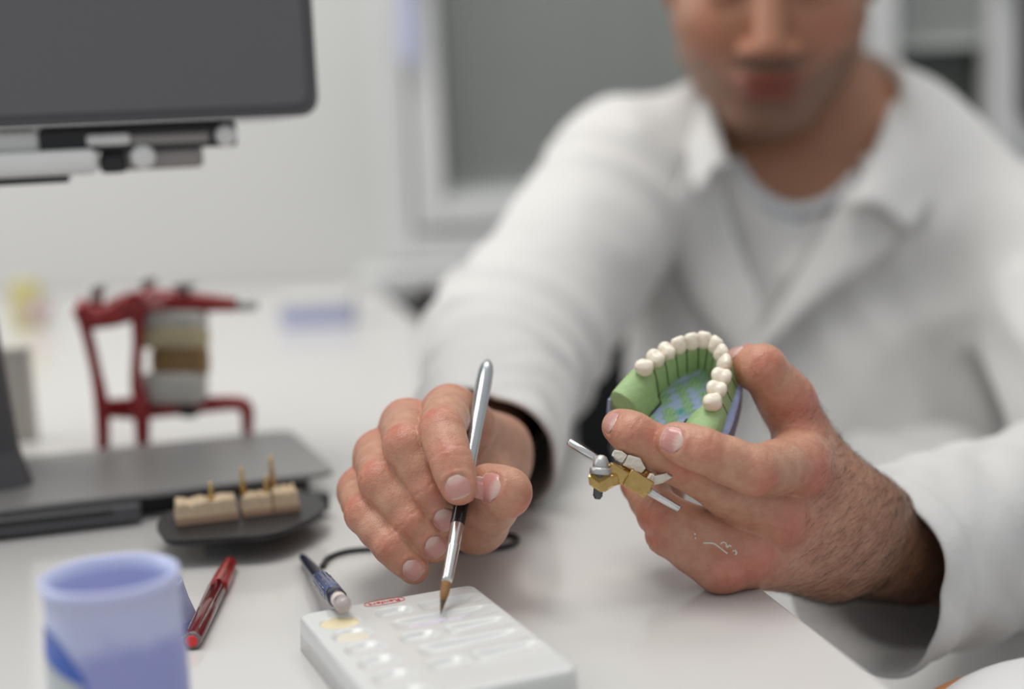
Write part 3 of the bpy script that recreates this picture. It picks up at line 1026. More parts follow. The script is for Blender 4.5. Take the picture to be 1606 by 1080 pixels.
# teeth
tw = [7.2, 7.2, 6.6, 6.6, 6.3, 6.0, 6.0, 6.0, 6.6, 8.0, 7.8, 7.4]
for i in range(12):
    p, nn = arch_at(tooth_s[i])
    tg = np.array([nn[1], -nn[0]])
    w = tw[i] / 2
    fd = Field((-7, -7, -7), (7, 7, 7), 0.4)
    X = fd.xyz(tuple(slice(0, n_) for n_ in fd.n))       # local: x tangent, y outward, z occlusal
    if 3 <= i <= 8:
        d = ellip(X, (0, 0, -0.7), (w * 1.16, 3.3, 4.2))
        d = smin(d, rcone(X, (-w * .55, .7, 2.3), (w * .55, .7, 2.3), 1.55, 1.55), 1.6)
        d = smin(d, ellip(X, (0, -1.1, -1.6), (w * .98, 2.7, 2.6)), 1.4)
    else:
        d = ellip(X, (0, 0, -0.8), (w * 1.14, 4.5, 3.5))
        if i in (9, 10):
            cus = ((-.0, 2.2), (.0, -2.3))
        elif i in (0, 11):
            cus = ((-.25, 1.2), (.2, -1.5))
        else:
            cus = ((0, 1.9), (0, -2.0))
        for cx_, cy_ in cus:
            d = smin(d, ellip(X, (cx_ * w, cy_, 1.3), (w * .85, 2.4, 2.0)), 1.6)
    rr = random.Random(i)
    d = d + 0.12 * np.sin(X[0] * 1.3 + rr.random() * 6) * np.sin(X[1] * 1.1 + rr.random() * 6) * np.sin(X[2] * 1.2 + 1)
    fd.F = np.broadcast_to(d, fd.n).astype(np.float32)
    v, q = fd.mesh()
    W = MO + ((p[0] + v[:, :1] * tg[0] + v[:, 1:2] * nn[0]) * mx_ax + (p[1] + v[:, :1] * tg[1] + v[:, 1:2] * nn[1]) * my + v[:, 2:3] * mz) * MM
    mk('tooth', (W, q), M['enamel'], model)

# ------------------------------------------------------------------ brass hinge with steel axle below the model
HD = .607


def Hp(u, v, dd=0.0):
    return P(u, v, HD + dd * MM)


ha = unit(Hp(1066, 798) - Hp(891, 692)); hb = unit(CU - ha * (CU @ ha)); hc = np.cross(ha, hb)
if hc @ FWD > 0: hc = -hc
hl = np.linalg.norm(Hp(1066, 798) - Hp(891, 692))
mk('axle', lathe(Hp(891, 692, 1), Hp(1066, 798, 1), [(0, .0010), (.0004, .0016), (hl * .35, .0016), (hl * .36, .0012), (hl * .66, .0012), (hl * .67, .0019), (hl - .0005, .0019), (hl, .0013)], 20), M['steel'], model)
mk('hinge_block', box(Hp(1000, 757, 0), ha, hb, hc, .0056, .0040, .0044, .0008), M['brass'], model)
mk('hinge_sleeve', box(Hp(972, 745, 1), ha, hb, hc, .0060, .0030, .0036, .0009), M['brass'], model)
pa, pb, pc_ = Hp(934, 752, -4), Hp(958, 736, -2), Hp(986, 734, 2)
arm = [(Hp(921, 745, -5)), Hp(934, 736, -2), Hp(962, 722, 2), Hp(990, 735, 3), Hp(980, 742, -1), Hp(962, 748, -4), Hp(948, 757, -6), Hp(940, 757, -7)]
mk('hinge_arm', prism(arm, -CU + 0.1 * CX, .0042, .0009), M['brass'], model, False)
st = Hp(944, 712, -3.0); sbn = Hp(937, 781, -3.0)
mk('adjusting_screw', lathe(Hp(941, 740, -3), sbn, [(0, .0024)] + [(0.0008 + i * .0005, .0022 - .0003 * (i % 2)) for i in range(20)] + [(.0115, .0012)], 18), M['steel_dark'], model)
nut = mk('lock_nut', lathe(Hp(941.5, 744, -3.4), st, [(0, .0036), (.0003, .0047), (.0026, .0047), (.003, .0041), (.0031, .0034)], 28), M['steel_dull'], model)
mk('nut_dome', lathe(Hp(941.5, 734, -3.4), st, [(0, .0034), (.0015, .0034), (.0034, .0031), (.005, .0022), (.0057, .0008)], 24), M['steel_dull'], nut)


def lump(name, pts, depth, thick, mat, seedv, parent):
    V, Fc = prism([Hp(u, v, depth) for u, v in pts], FWD, thick, .0006)
    rs = np.random.default_rng(seedv)
    return mk(name, (V + rs.normal(0, .00012, V.shape), Fc), mat, parent, False)


lump('plaster_lump', [(977, 730), (986, 713), (1004, 718), (1013, 734), (1006, 742), (994, 737)], 1, .006, M['plaster'], 1, model)
lump('plaster_lump', [(1017, 756), (1026, 746), (1046, 742), (1056, 748), (1040, 757), (1026, 761)], 2, .006, M['plaster'], 2, model)
lump('plaster_lump', [(960, 715), (964, 706), (976, 708), (984, 714), (975, 726), (966, 721)], 1, .005, M['plaster'], 3, model)
lump('plaster_lump', [(1014, 752), (1020, 742), (1026, 744), (1023, 757)], 0, .004, M['plaster'], 4, model)
mk('hinge_stem', tube([Hp(985, 735, 7), Hp(1010, 735, 14), mw(0, -12, -29), mw(2, 0, -26)], .0045, 10), M['brass'], model)

# ------------------------------------------------------------------ person
pc = P(1290, 900, 1.15)
person = empty('person', (pc[0], pc[1], 0.0), 'man in a white lab coat painting a dental model with a fine brush', 'person')


def with_nails(V, Q, C, nails):
    mats = [np.zeros(len(Q), int)]
    Vs, Qs, Cs, n = [V], [Q], [C], len(V)
    for v, q, c in nails:
        Vs.append(v); Qs.append(q + n); Cs.append(c); n += len(v); mats.append(np.ones(len(q), int))
    return np.vstack(Vs), np.vstack(Qs), np.vstack(Cs), np.concatenate(mats)


# ---- head, neck and shoulders (local: x image right, y out of the face, z up)
def rot(axis, deg):
    return np.array(Matrix.Rotation(math.radians(deg), 3, axis))


HO = P(1207, 38, 1.125)
base_x = np.array([1.0, 0, 0]); base_y = np.array([0, -1.0, 0])
# x = image right, y toward the camera, z up  (mirrored handedness handled by explicit axes)
hx_ax = np.array([1.0, 0.0, 0.0]); hy_ax = np.array([0.0, -1.0, 0.0]); hz_ax = np.array([0.0, 0.0, 1.0])
yaw, pit, rol = math.radians(11), math.radians(17), math.radians(-1)
def turn(a, b, t):
    return a * math.cos(t) + b * math.sin(t), -a * math.sin(t) + b * math.cos(t)
hy_ax, hx_ax = turn(hy_ax, -hx_ax, yaw); hx_ax = -hx_ax       # face turns toward image left
hy_ax, hz_ax = turn(hy_ax, -hz_ax, pit); hz_ax = -hz_ax       # and down
hx_ax, hz_ax = turn(hx_ax, hz_ax, rol)
HR = np.array([hx_ax, hy_ax, hz_ax])


def HL(x, y, z):
    return HO + hx_ax * x + hy_ax * y + hz_ax * z


hd = Field((-.105, -.13, -.13), (.105, .135, .19), .0021)
X = hd.xyz(tuple(slice(0, n_) for n_ in hd.n))
d = ellip(X, (0, -.018, .082), (.075, .096, .092))
d = smin(d, ellip(X, (0, .030, .012), (.0635, .056, .080)), .03)
for s in (-1, 1):
    d = smin(d, rcone(X, (s * .050, -.004, -.022), (s * .016, .066, -.060), .019, .017), .022)
    d = smin(d, ellip(X, (s * .040, .050, .018), (.024, .026, .026)), .022)
d = smin(d, ellip(X, (0, .070, -.062), (.020, .018, .016)), .016)
d = smin(d, ellip(X, (0, .058, -.026), (.034, .032, .030)), .018)
d = smin(d, rcone(X, (-.034, .074, .066), (.034, .074, .066), .011, .011), .014)
d = smin(d, rcone(X, (0, .082, .056), (0, .103, .012), .0085, .0115), .010)
for s in (-1, 1):
    d = smin(d, ellip(X, (s * .0135, .094, .006), (.0085, .0105, .0075)), .005)
    d = smax(d, -ellip(X, (s * .031, .084, .046), (.016, .010, .010)), .008)
    d = smin(d, ellip(X, (s * .031, .068, .046), (.0135, .0125, .0125)), .003)
for s in (-1, 1):
    d = smax(d, -ellip(X, (s * .0068, .100, -.0035), (.0036, .0062, .0050)), .0015)
d = smin(d, ellip(X, (0, .0895, -.0215), (.0255, .0080, .0048)), .004)
d = smin(d, ellip(X, (0, .0890, -.0320), (.0205, .0085, .0060)), .004)
d = smax(d, -rcone(X, (-.026, .094, -.0262), (.026, .094, -.0262), .0024, .0024), .002)
d = smax(d, -ellip(X, (0, .093, -.0445), (.014, .006, .004)), .006)
for s in (-1, 1):
    d = smin(d, ellip(X, (s * .073, -.022, .046), (.0075, .019, .031)), .006)
    d = smin(d, ellip(X, (s * .071, -.012, .022), (.006, .009, .010)), .006)
    d = smax(d, -ellip(X, (s * .080, -.018, .048), (.005, .010, .018)), .004)
hd.F = np.asarray(d, np.float32)
# neck joins in world space below
hV, hQ = hd.mesh()
lx, ly, lz = hV[:, 0], hV[:, 1], hV[:, 2]
stub = np.clip((-0.006 - lz + 0.5 * np.maximum(0, np.abs(lx) - .03)) / .02, 0, 1) * np.clip((ly + .01) / .03, 0, 1)
must = np.exp(-((lz + .009) / .009) ** 2) * np.exp(-(lx / .034) ** 4) * (ly > .05)
side = np.clip((np.abs(lx) - .045) / .015, 0, 1) * np.clip((.06 - lz) / .03, 0, 1) * (lz > -.05) * (ly > -.01) * .7
beard = np.clip(np.maximum(np.maximum(stub * .75, must), side * .5), 0, 1)[:, None]
lip = np.maximum(np.exp(-((lz + .0215) / .0048) ** 2 - (lx / .024) ** 4), np.exp(-((lz + .0325) / .006) ** 2 - (lx / .020) ** 4)) * (ly > .078)
lip = np.clip(lip, 0, 1)[:, None]
cheek = np.exp(-(((np.abs(lx) - .042) / .022) ** 2 + ((lz - .015) / .022) ** 2))[:, None] * (ly > .02)[:, None]
nose = np.exp(-((lx / .016) ** 2 + ((lz - .008) / .014) ** 2))[:, None] * (ly > .085)[:, None]
FACE = np.array([0.38, 0.185, 0.11])
hC = FACE * (1 - .5 * cheek) + np.array([.42, .16, .10]) * .5 * cheek
hC = hC * (1 - .4 * nose) + np.array([.42, .15, .10]) * .4 * nose
hC = hC * (1 - .8 * beard) + np.array([.075, .05, .038]) * .8 * beard
hC = hC * (1 - .85 * lip) + np.array([.27, .05, .042]) * .85 * lip
brow = (np.exp(-((lz - .066) / .006) ** 2) * np.exp(-((np.abs(lx) - .031) / .018) ** 4) * (ly > .06))[:, None]
hC = hC * (1 - .85 * brow) + np.array([.03, .02, .014]) * .85 * brow
HSC = np.array([1.07, 1.0, .88])
hW = HO + (hV * HSC) @ HR
det = np.linalg.det(HR)
if det < 0: hQ = hQ[:, ::-1]

# neck, torso and upper arms under the clothes
NB = P(1282, 262, 1.20)
SR, SL = P(990, 285, 1.18), P(1660, 425, 1.12)
RE2, LE2 = RE, LE
CH0, CH1 = P(1292, 395, 1.215), P(1305, 900, 1.20)
bf = Field(np.array([-.12, .88, .60]), np.array([.56, 1.42, 1.06]), .0045)
Xb = bf.xyz(tuple(slice(0, n_) for n_ in bf.n))
tors_flat = np.array([0.12, 1.0, 0])
d = rcone(Xb, HL(0, -.030, .0), NB, .050, .060)
d = smin(d, rcone(Xb, CH0, CH1, .150, .150, tors_flat, 1.42), .05)
d = smin(d, rcone(Xb, NB, SR, .058, .046), .04)
d = smin(d, rcone(Xb, NB, SL, .058, .050), .04)
bf.F = np.asarray(d, np.float32)
nV, nQ = bf.mesh()
nC = np.tile(np.array([.38, .185, .105]), (len(nV), 1))

hair_and_shade = np.clip(((lV - LW) @ unit(LFE - LW) + .035) / .05, 0, 1)[:, None] * .85  # forearm skin darkened for its dense hair, and with shade painted in
lC = lC * (1 - hair_and_shade) + np.array([.215, .10, .05]) * hair_and_shade
parts = [with_nails(rV, rQ, rC, rN), with_nails(lV, lQ, lC, lN), (hW, hQ, hC, np.zeros(len(hQ), int)), (nV, nQ, nC, np.zeros(len(nQ), int))]
bV, bQ, bC, bM = [], [], [], []
n = 0
for v, q, c, m in parts:
    bV.append(v); bQ.append(q + n); bC.append(c); bM.append(m); n += len(v)
body = mk('body', (np.vstack(bV), np.vstack(bQ)), [M['skin'], M['nail']], person, True, np.vstack(bC))
body.data.polygons.foreach_set('material_index', np.concatenate(bM).astype(np.int32))

# ---- hair
hf = Field((-.11, -.145, -.10), (.11, .12, .20), .003)
X = hf.xyz(tuple(slice(0, n_) for n_ in hf.n))
d = ellip(X, (0, -.022, .088), (.081, .101, .100))
d = smin(d, ellip(X, (0, -.075, .0), (.050, .030, .055)), .03)
cut = (X[1] * 1.0 - .048) + 0 * X[2]                              # keep the face free
cut2 = -(X[2] - .085 - .9 * (X[1] + .0))                         # hairline rises toward the front
d = smax(d, np.minimum(cut2, 10) , .01)
d = smax(d, X[1] - .082, .01)
d = d + .0014 * np.sin(X[0] * 420 + 3 * np.sin(X[1] * 80)) * np.sin(X[1] * 200 + X[2] * 150)
hf.F = np.asarray(np.broadcast_to(d, hf.n), np.float32)
v, q = hf.mesh()
if det < 0: q = q[:, ::-1]
mk('hair', (HO + (v * HSC) @ HR, q), M['hair'], person)

# ---- t-shirt: a shell over the torso with a round neckline
def folds(X, k1, k2, amp, warp, ph):
    a = X[0] * k1[0] + X[1] * k1[1] + X[2] * k1[2] + warp * np.sin(X[0] * k2[0] + X[1] * k2[1] + X[2] * k2[2] + ph)
    s = np.sin(a)
    return amp * (np.sqrt(s * s + .06) - .6)


tf = Field(bf.lo, bf.lo + bf.h * (bf.n - 1), bf.h)
neck_c = P(1258, 205, 1.10); neck_e = P(1275, 190, 1.22)
Xt = bf.xyz(tuple(slice(0, n_) for n_ in bf.n))
d = bf.F - .006
collar_ax = unit(P(1240, 150, 1.05) - P(1262, 300, 1.10))
hole = rcone(Xt, P(1258, 245, 1.095), P(1250, 110, 1.06), .050, .085)
d = smax(d, -hole, .004)
d = smax(d, Xt[2] - (NB[2] + .012), .004)
tf.F = np.asarray(d + .3 * folds(Xt, (60, 0, 12), (30, 0, 50), .002, 1.2, 0), np.float32)
v, q = tf.mesh()
mk('t_shirt', (v, q), M['tee'], person)
nk = []
for u_, v_ in ((1150, 250), (1164, 275), (1186, 302), (1217, 322), (1253, 329), (1292, 321), (1322, 300), (1345, 275)):
    ray_ = unit(P(u_, v_, 1.0) - CAM)
    q_ = bf.hit(CAM, ray_, .9, 1.5, .001)
    if q_ is not None: nk.append(q_ - ray_ * .002)
mk('neckband', tube(smoothpath(nk, 60), .0060, 10), M['tee'], person)

# ---- lab coat
CUFF_R = P(752, 712, .782); CUFF_L = P(1366, 888, .700)
cf = Field(np.array([-.17, .86, .58]), np.array([.60, 1.42, 1.07]), .0042)
Xc = cf.xyz(tuple(slice(0, n_) for n_ in cf.n))
torso = rcone(Xc, CH0, CH1, .168, .178, tors_flat, 1.40)
torso = smin(torso, rcone(Xc, NB, SR, .072, .066), .05)
torso = smin(torso, rcone(Xc, NB, SL, .060, .072), .05)
torso = torso + folds(Xc, (55, 10, 7), (14, 0, 26), .0075, 1.5, .6) + folds(Xc, (24, 0, -15), (9, 0, 21), .009, 1.6, 2.0)
armR = smin(rcone(Xc, SR, RE, .068, .060), rcone(Xc, RE, RE + (CUFF_R - RE) * .45, .060, .050), .03)
axR = unit(RE - SR)
armR = armR + folds(Xc, tuple(axR * 48 + np.array([22, 0, 14.])), (24, 9, 31), .006, 1.9, .3)
armL = smin(rcone(Xc, SL, LE, .074, .062), rcone(Xc, LE, LE + (CUFF_L - LE) * .25, .062, .056), .03)
armL = armL + folds(Xc, (34, 26, -30), (24, 9, 21), .0085, 1.5, 1.3)
d = smin(smin(torso, armR, .026), armL, .03)
# thin seam where the sleeve is set in
inner = smin(bf_s := rcone(Xc, CH0, CH1, .158, .168, tors_flat, 1.40), rcone(Xc, NB, SR, .063, .058), .05)
inner = smin(inner, rcone(Xc, NB, SL, .050, .060), .05)
# open front: V between the lapels, and the neck
VB = P(1168, 560, 1.05)                       # bottom of the V
VL_ = P(1112, 120, 1.10); VR_ = P(1412, 110, 1.10)
def halfplane(a, b, keep_right):
    t = unit((b - a) * np.array([1, 0, 1])); nrm = np.array([t[2], 0, -t[0]])
    if not keep_right: nrm = -nrm
    return (Xc[0] - a[0]) * nrm[0] + (Xc[2] - a[2]) * nrm[2]
wedge = np.maximum(-halfplane(VB, VL_, True), -halfplane(VB, VR_, False))
wedge = np.maximum(wedge, Xc[1] - 1.19)
neckhole = rcone(Xc, P(1268, 300, 1.17), P(1250, 60, 1.13), .072, .080)
cutv = np.minimum(np.maximum(wedge, -(inner - .000)), neckhole)
d = smax(d, -np.maximum(wedge, -inner), .004)
d = smax(d, -np.maximum(neckhole, Xc[1] - 9), .006)
cf.F = np.asarray(np.broadcast_to(d, cf.n), np.float32)
v, q = cf.mesh()
v = rest_on_table(v)
coat = mk('lab_coat', (v, q), M['coat'], person)


def sleeve(a, b, r0, r1, squash, sqdir, seedv, flare, n=70, m=72, hang=None, shear=None):
    """forearm sleeve, open at the cuff b, with soft folds; inner wall near the opening"""
    a, b = np.asarray(a), np.asarray(b)
    ax = unit(b - a)
    sq = unit(sqdir - ax * (sqdir @ ax)); sp = np.cross(ax, sq)
    L_ = np.linalg.norm(b - a)
    rs = random.Random(seedv)
    ph = [rs.uniform(0, 6.28) for _ in range(8)]
    def ring(t, inset):
        out = []
        c = a + (b - a) * t
        if hang is not None: c = c + hang * (t ** 2)
        r = r0 + (r1 - r0) * t + flare * max(0, t - .8) / .2
        for i in range(m):
            th = 2 * math.pi * i / m
            w = 1.0
            w += .055 * math.sin(2 * th + 9 * t + ph[0]) * math.sin(3.2 * t * 3.1 + ph[1])
            w += .05 * (abs(math.sin(13 * t + 1.5 * math.sin(th + ph[2]) + 1.2 * th + ph[3])) - .6)
            w += .035 * (abs(math.sin(24 * t + 2.2 * math.sin(th * 2 + ph[4]) - .8 * th)) - .6)
            w += .03 * math.sin(5 * th + ph[5] + 6 * t) * t
            hem = .0012 if t > .93 else 0.0
            if .915 < t < .93: hem -= .0012
            rr = r * w + hem - inset
            o_ = rr * (math.cos(th) * sq * squash + math.sin(th) * sp)
            if shear is not None: o_ = o_ + ax * (o_ @ shear) * t ** 4
            out.append(c + o_)
        return out
    ts = list(np.linspace(0, 1, n))
    V = []
    for t in ts: V += ring(t, 0)
    V += [p + ax * .0008 for p in ring(1.0, .0012)]
    inn = list(np.linspace(1.0, .35, 30))
    for t in inn: V += ring(t, .0026)
    rows = len(V) // m
    Q = []
    for j in range(rows - 1):
        for i in range(m):
            k_ = (i + 1) % m
            Q.append((j * m + i, j * m + k_, (j + 1) * m + k_, (j + 1) * m + i))
    return rest_on_table(V), np.array(Q)


mk('sleeve', sleeve(RE + (CUFF_R - RE) * -.05, CUFF_R, .056, .041, 1.0, np.array(ZW, float), 3, .001, shear=.5 * unit(CX * .76 + CU * .65)), M['coat'], coat)
mk('sleeve', sleeve(LE, CUFF_L, .062, .047, 1.0, np.array(ZW, float), 8, .001, hang=np.array([-.004, 0, -.004])), M['coat'], coat)


def on_coat(x, z, off):
    """point on the outside of the coat front at (x, z)"""
    y = np.arange(.88, 1.25, .001)
    pts = np.stack([np.full_like(y, x), y, np.full_like(y, z)], 1)
    dd = smin(smin(np.array(0.02), rcone((pts[:, 0], pts[:, 1], pts[:, 2]), CH0, CH1, .172, .182, tors_flat, 1.40), .001),
              smin(rcone((pts[:, 0], pts[:, 1], pts[:, 2]), NB, SR, .075, .070), rcone((pts[:, 0], pts[:, 1], pts[:, 2]), NB, SL, .077, .075), .05), .05)
    k_ = np.where(dd < 0)[0]
    yy = y[k_[0]] if len(k_) else 1.18
    return np.array([x, yy - off, z])


def flap(name, inner_px, outer_px, dep, off, thick=.004, n=26, m=12, curl=.006):
    """folded cloth strip between two pixel polylines read at depth dep, laid on the coat front"""
    a = smoothpath([P(u, v, dep) for u, v in inner_px], n); b = smoothpath([P(u, v, dep) for u, v in outer_px], n)
    top, bot = [], []
    for i in range(n):
        for j in range(m):
            f = j / (m - 1)
            p = a[i] * (1 - f) + b[i] * f
            q = on_coat(p[0], p[2], off + curl * math.sin(math.pi * f) * (.5 + .5 * f))
            top.append(q); bot.append(q + np.array([0, thick, 0]))
    V = np.array(top + bot); N1 = n * m
    Q = []
    for i in range(n - 1):
        for j in range(m - 1):
            q = (i * m + j, i * m + j + 1, (i + 1) * m + j + 1, (i + 1) * m + j)
            Q.append(q); Q.append(tuple(N1 + k_ for k_ in q[::-1]))
    per = [j for j in range(m)] + [i * m + m - 1 for i in range(1, n)] + [(n - 1) * m + j for j in range(m - 2, -1, -1)] + [i * m for i in range(n - 2, 0, -1)]
    for k_ in range(len(per)):
        i, j = per[k_], per[(k_ + 1) % len(per)]
        Q.append((j, i, N1 + i, N1 + j))
    return mk(name, (V, Q), M['coat'], coat)


# lapels: image left and image right
flap('lapel', [(1130, 210), (1150, 300), (1182, 410), (1214, 500), (1200, 560)], [(1085, 270), (1062, 345), (1080, 430), (1120, 510), (1175, 585)], 1.05, .009, .006)
flap('lapel', [(1345, 290), (1305, 375), (1240, 485), (1190, 560), (1150, 640)], [(1432, 345), (1400, 405), (1300, 480), (1215, 565), (1155, 665)], 1.05, .012, .007)


# collar: a folded band around the neck, falling onto the shoulders
def collar():
    inn, out = [], []
    # left front, round the back of the neck, right front
    path_in = [P(1146, 262, 1.075), P(1128, 190, 1.105), P(1135, 130, 1.16), P(1190, 92, 1.25), P(1290, 82, 1.28), P(1372, 88, 1.25), P(1402, 120, 1.17), P(1378, 215, 1.095), P(1325, 325, 1.055)]
    path_out = [P(1092, 300, 1.075), P(1075, 225, 1.115), P(1080, 172, 1.20), P(1150, 150, 1.31), P(1290, 140, 1.345), P(1410, 146, 1.31), P(1470, 205, 1.19), P(1475, 290, 1.105), P(1430, 352, 1.06)]
    n, m = 60, 9
    a, b = smoothpath(path_in, n), smoothpath(path_out, n)
    top, bot = [], []
    for i in range(n):
        for j in range(m):
            f = j / (m - 1)
            p = a[i] * (1 - f) + b[i] * f + np.array(ZW) * .010 * math.sin(math.pi * min(1, f * 1.2)) + FWD * -.004 * math.sin(math.pi * f)
            top.append(p); bot.append(p - np.array(ZW) * .0045 + FWD * .003)
    V = np.array(top + bot); N1 = n * m; Q = []
    for i in range(n - 1):
        for j in range(m - 1):
            q = (i * m + j, i * m + j + 1, (i + 1) * m + j + 1, (i + 1) * m + j)
            Q.append(q); Q.append(tuple(N1 + k_ for k_ in q[::-1]))
    per = [j for j in range(m)] + [i * m + m - 1 for i in range(1, n)] + [(n - 1) * m + j for j in range(m - 2, -1, -1)] + [i * m for i in range(n - 2, 0, -1)]
    for k_ in range(len(per)):
        i, j = per[k_], per[(k_ + 1) % len(per)]
        Q.append((j, i, N1 + i, N1 + j))
    return mk('collar', (V, Q), M['coat'], coat)


collar()
# lap of the coat, thighs below the table
sk = Field(np.array([-.05, .55, .36]), np.array([.62, 1.42, .80]), .006)
Xs = sk.xyz(tuple(slice(0, n_) for n_ in sk.n))
d = rcone(Xs, P(1330, 900, 1.18), P(1420, 1300, .86), .135, .10, (0, 0, 1), 1.0)
d = smin(d, rcone(Xs, P(1400, 900, 1.18), P(1720, 1150, .84), .14, .105), .06)
d = d + folds(Xs, (35, 22, -20), (24, 9, 21), .007, 1.5, 1.3)
sk.F = np.asarray(d, np.float32)
v, q = sk.mesh()
mk('coat_skirt', (v, q), M['coat'], coat)
# trousers and shoes below
for s, (hu, ku) in enumerate(((1330, 1430), (1430, 1720))):
    kp = P(ku, 1260 if s == 0 else 1150, .86)
    ft = np.array([kp[0] + .02, kp[1] + .05, .10])
    mk('trouser_leg', tube(smoothpath([kp + np.array([0, .12, -.02]), kp + np.array([0, .01, -.03]), kp * .5 + ft * .5, ft], 20), (.075, .068, .066, .064, .062, .06, .058, .056, .055, .055, .054, .054, .053, .053, .053, .053, .053, .053, .053, .053), 20), M['trouser'], person)
    mk('shoe', box(ft + np.array([0, -.07, -.062]), XW, YW, ZW, .048, .135, .038, .03, 4), M['chair_black'], person)

# ---- dark hair on the left forearm and the back of the hand
hv = lV[:: 1]
axf = unit(LFE - LW)
sfm = (lV - LW) @ axf
wt = np.clip((sfm + .045) / .05, 0, 1) * (sfm < .085)
# triangle-wise normals from the field gradient
E_ = 0.0012
cand = np.where((wt > 0) & (rng.random(len(lV)) < wt * .45))[0]
cand = rng.permutation(cand)[:9000]
pts = lV[cand]
g = np.stack([lfd.sample(pts + E_ * np.eye(3)[k_]) - lfd.sample(pts - E_ * np.eye(3)[k_]) for k_ in range(3)], 1)
g /= np.linalg.norm(g, axis=1)[:, None] + 1e-9
down = unit(-lw * .75 + axf * -.35)
V, Q = [], []
for i, (p, nn) in enumerate(zip(pts, g)):
    if nn @ FWD > .55: continue
    t = down + rng.normal(0, .16, 3); t = unit(t - nn * (t @ nn))
    L_ = rng.uniform(.006, .013)
    lift = rng.uniform(.06, .32)
    sdv = unit(np.cross(t, nn)); cur = rng.normal(0, .14)
    b0 = len(V)
    for k_ in range(4):
        f = k_ / 3
        c = p + t * L_ * f + nn * (L_ * lift * f * (1 - .55 * f) - .0002) + sdv * L_ * cur * f * f
        r = .000048 * (1 - .75 * f)
        for a_ in (0, 2.09, 4.19):
            V.append(c + r * (math.cos(a_) * sdv + math.sin(a_) * nn))
    for k_ in range(3):
        for a_ in range(3):
            e = (a_ + 1) % 3
            Q.append((b0 + k_ * 3 + a_, b0 + k_ * 3 + e, b0 + k_ * 3 + 3 + e, b0 + k_ * 3 + 3 + a_))
ah = mk('forearm_hair', (np.array(V), np.array(Q)), M['armhair'], person)
ah['kind'] = 'stuff'

# ---- dried plaster on the back of the left hand
def on_hand(u, v, off):
    ray = unit(P(u, v, 1.0) - CAM)
    hp = lfd.hit(CAM, ray, .5, .8)
    return hp + lfd.grad(hp) * off
for path in ([(1103, 851), (1112, 851), (1120, 852), (1127, 857), (1134, 863), (1141, 868)], [(1130, 853), (1134, 850), (1139, 852), (1140, 858), (1144, 855), (1147, 857)], [(1152, 862), (1155, 866), (1153, 870)], [(1089, 836), (1091, 838)], [(1090, 843), (1092, 844)], [(1149, 863), (1151, 864)]):
    mk('dried_plaster', tube(smoothpath([on_hand(u, v, .0001) for u, v in path], 12), .00045, 6), M['plaster'], person)

# ------------------------------------------------------------------ chair behind the man, seen between sleeve and coat
ch = empty('office_chair', (pc[0], 1.36, 0), 'black office chair behind the man, seen between his sleeve and coat', 'chair')
bk = P(905, 640, 1.50)
mk('backrest', box((.265, 1.475, .66), XW, YW, ZW, .225, .022, .17, .025, 4), M['chair_black'], ch)
mk('seat', box((pc[0], 1.24, .395), XW, YW, ZW, .23, .21, .035, .03, 4), M['chair_black'], ch)
mk('back_support', box((pc[0], 1.49, .55), XW, YW, ZW, .03, .012, .15, .006), M['dev_dark'], ch)
mk('gas_column', lathe((pc[0], 1.24, .08), (pc[0], 1.24, 1), [(0, .03), (.15, .03), (.16, .02), (.285, .02)], 20), M['steel_dark'], ch)
for i in range(5):
    a = 2 * math.pi * i / 5 + .3
    e = np.array([pc[0] + .28 * math.cos(a), 1.24 + .28 * math.sin(a), .065])
    mk('base_arm', tube([(pc[0], 1.24, .10), e], (.02, .014), 10), M['dev_dark'], ch)
    mk('castor', lathe(e + np.array([-.012, 0, -.035]), e + np.array([1, 0, -.035]), [(0, .02), (.002, .028), (.022, .028), (.024, .02)], 16), M['chair_black'], ch)

# white shell chair at the lower right corner
sc = P(1758, 1122, .60)
shell = empty('shell_chair', (sc[0], sc[1], 0), 'rounded white chair with orange edge in the lower right corner', 'chair')
V, Q = [], []
n, m = 40, 16
def shell_pt(th, f, lift):
    r = .081 * (1 + .04 * math.cos(2 * th))
    return sc + np.array([r * f * math.cos(th), r * f * math.sin(th) * 1.05, .012 * (1 - f * f) - .014 * f ** 8 + lift])
for lay, lift in ((0, 0), (1, -.012)):
    for j in range(m + 1):
        for i in range(n):
            V.append(shell_pt(2 * math.pi * i / n, max(j / m, .01), lift))
N1 = (m + 1) * n
for j in range(m):
    for i in range(n):
        k_ = (i + 1) % n
        q = (j * n + i, j * n + k_, (j + 1) * n + k_, (j + 1) * n + i)
        Q.append(q[::-1]); Q.append(tuple(N1 + e for e in q))
for i in range(n):
    k_ = (i + 1) % n
    Q.append((m * n + i, m * n + k_, N1 + m * n + k_, N1 + m * n + i))
mk('seat_shell', (np.array(V), Q), M['shell'], shell)
rim = [shell_pt(2 * math.pi * i / 48, 1.0, .0015) for i in range(49)]
mk('edge_band', tube(rim, .0034, 8), M['orange'], shell)
for sx_, sy_ in ((-1, -1), (1, -1), (-1, 1), (1, 1)):
    mk('leg', tube([sc + np.array([.045 * sx_, .045 * sy_, -.02]), np.array([sc[0] + .09 * sx_, sc[1] + .09 * sy_, .0])], (.011, .008), 10), M['orange'], shell)

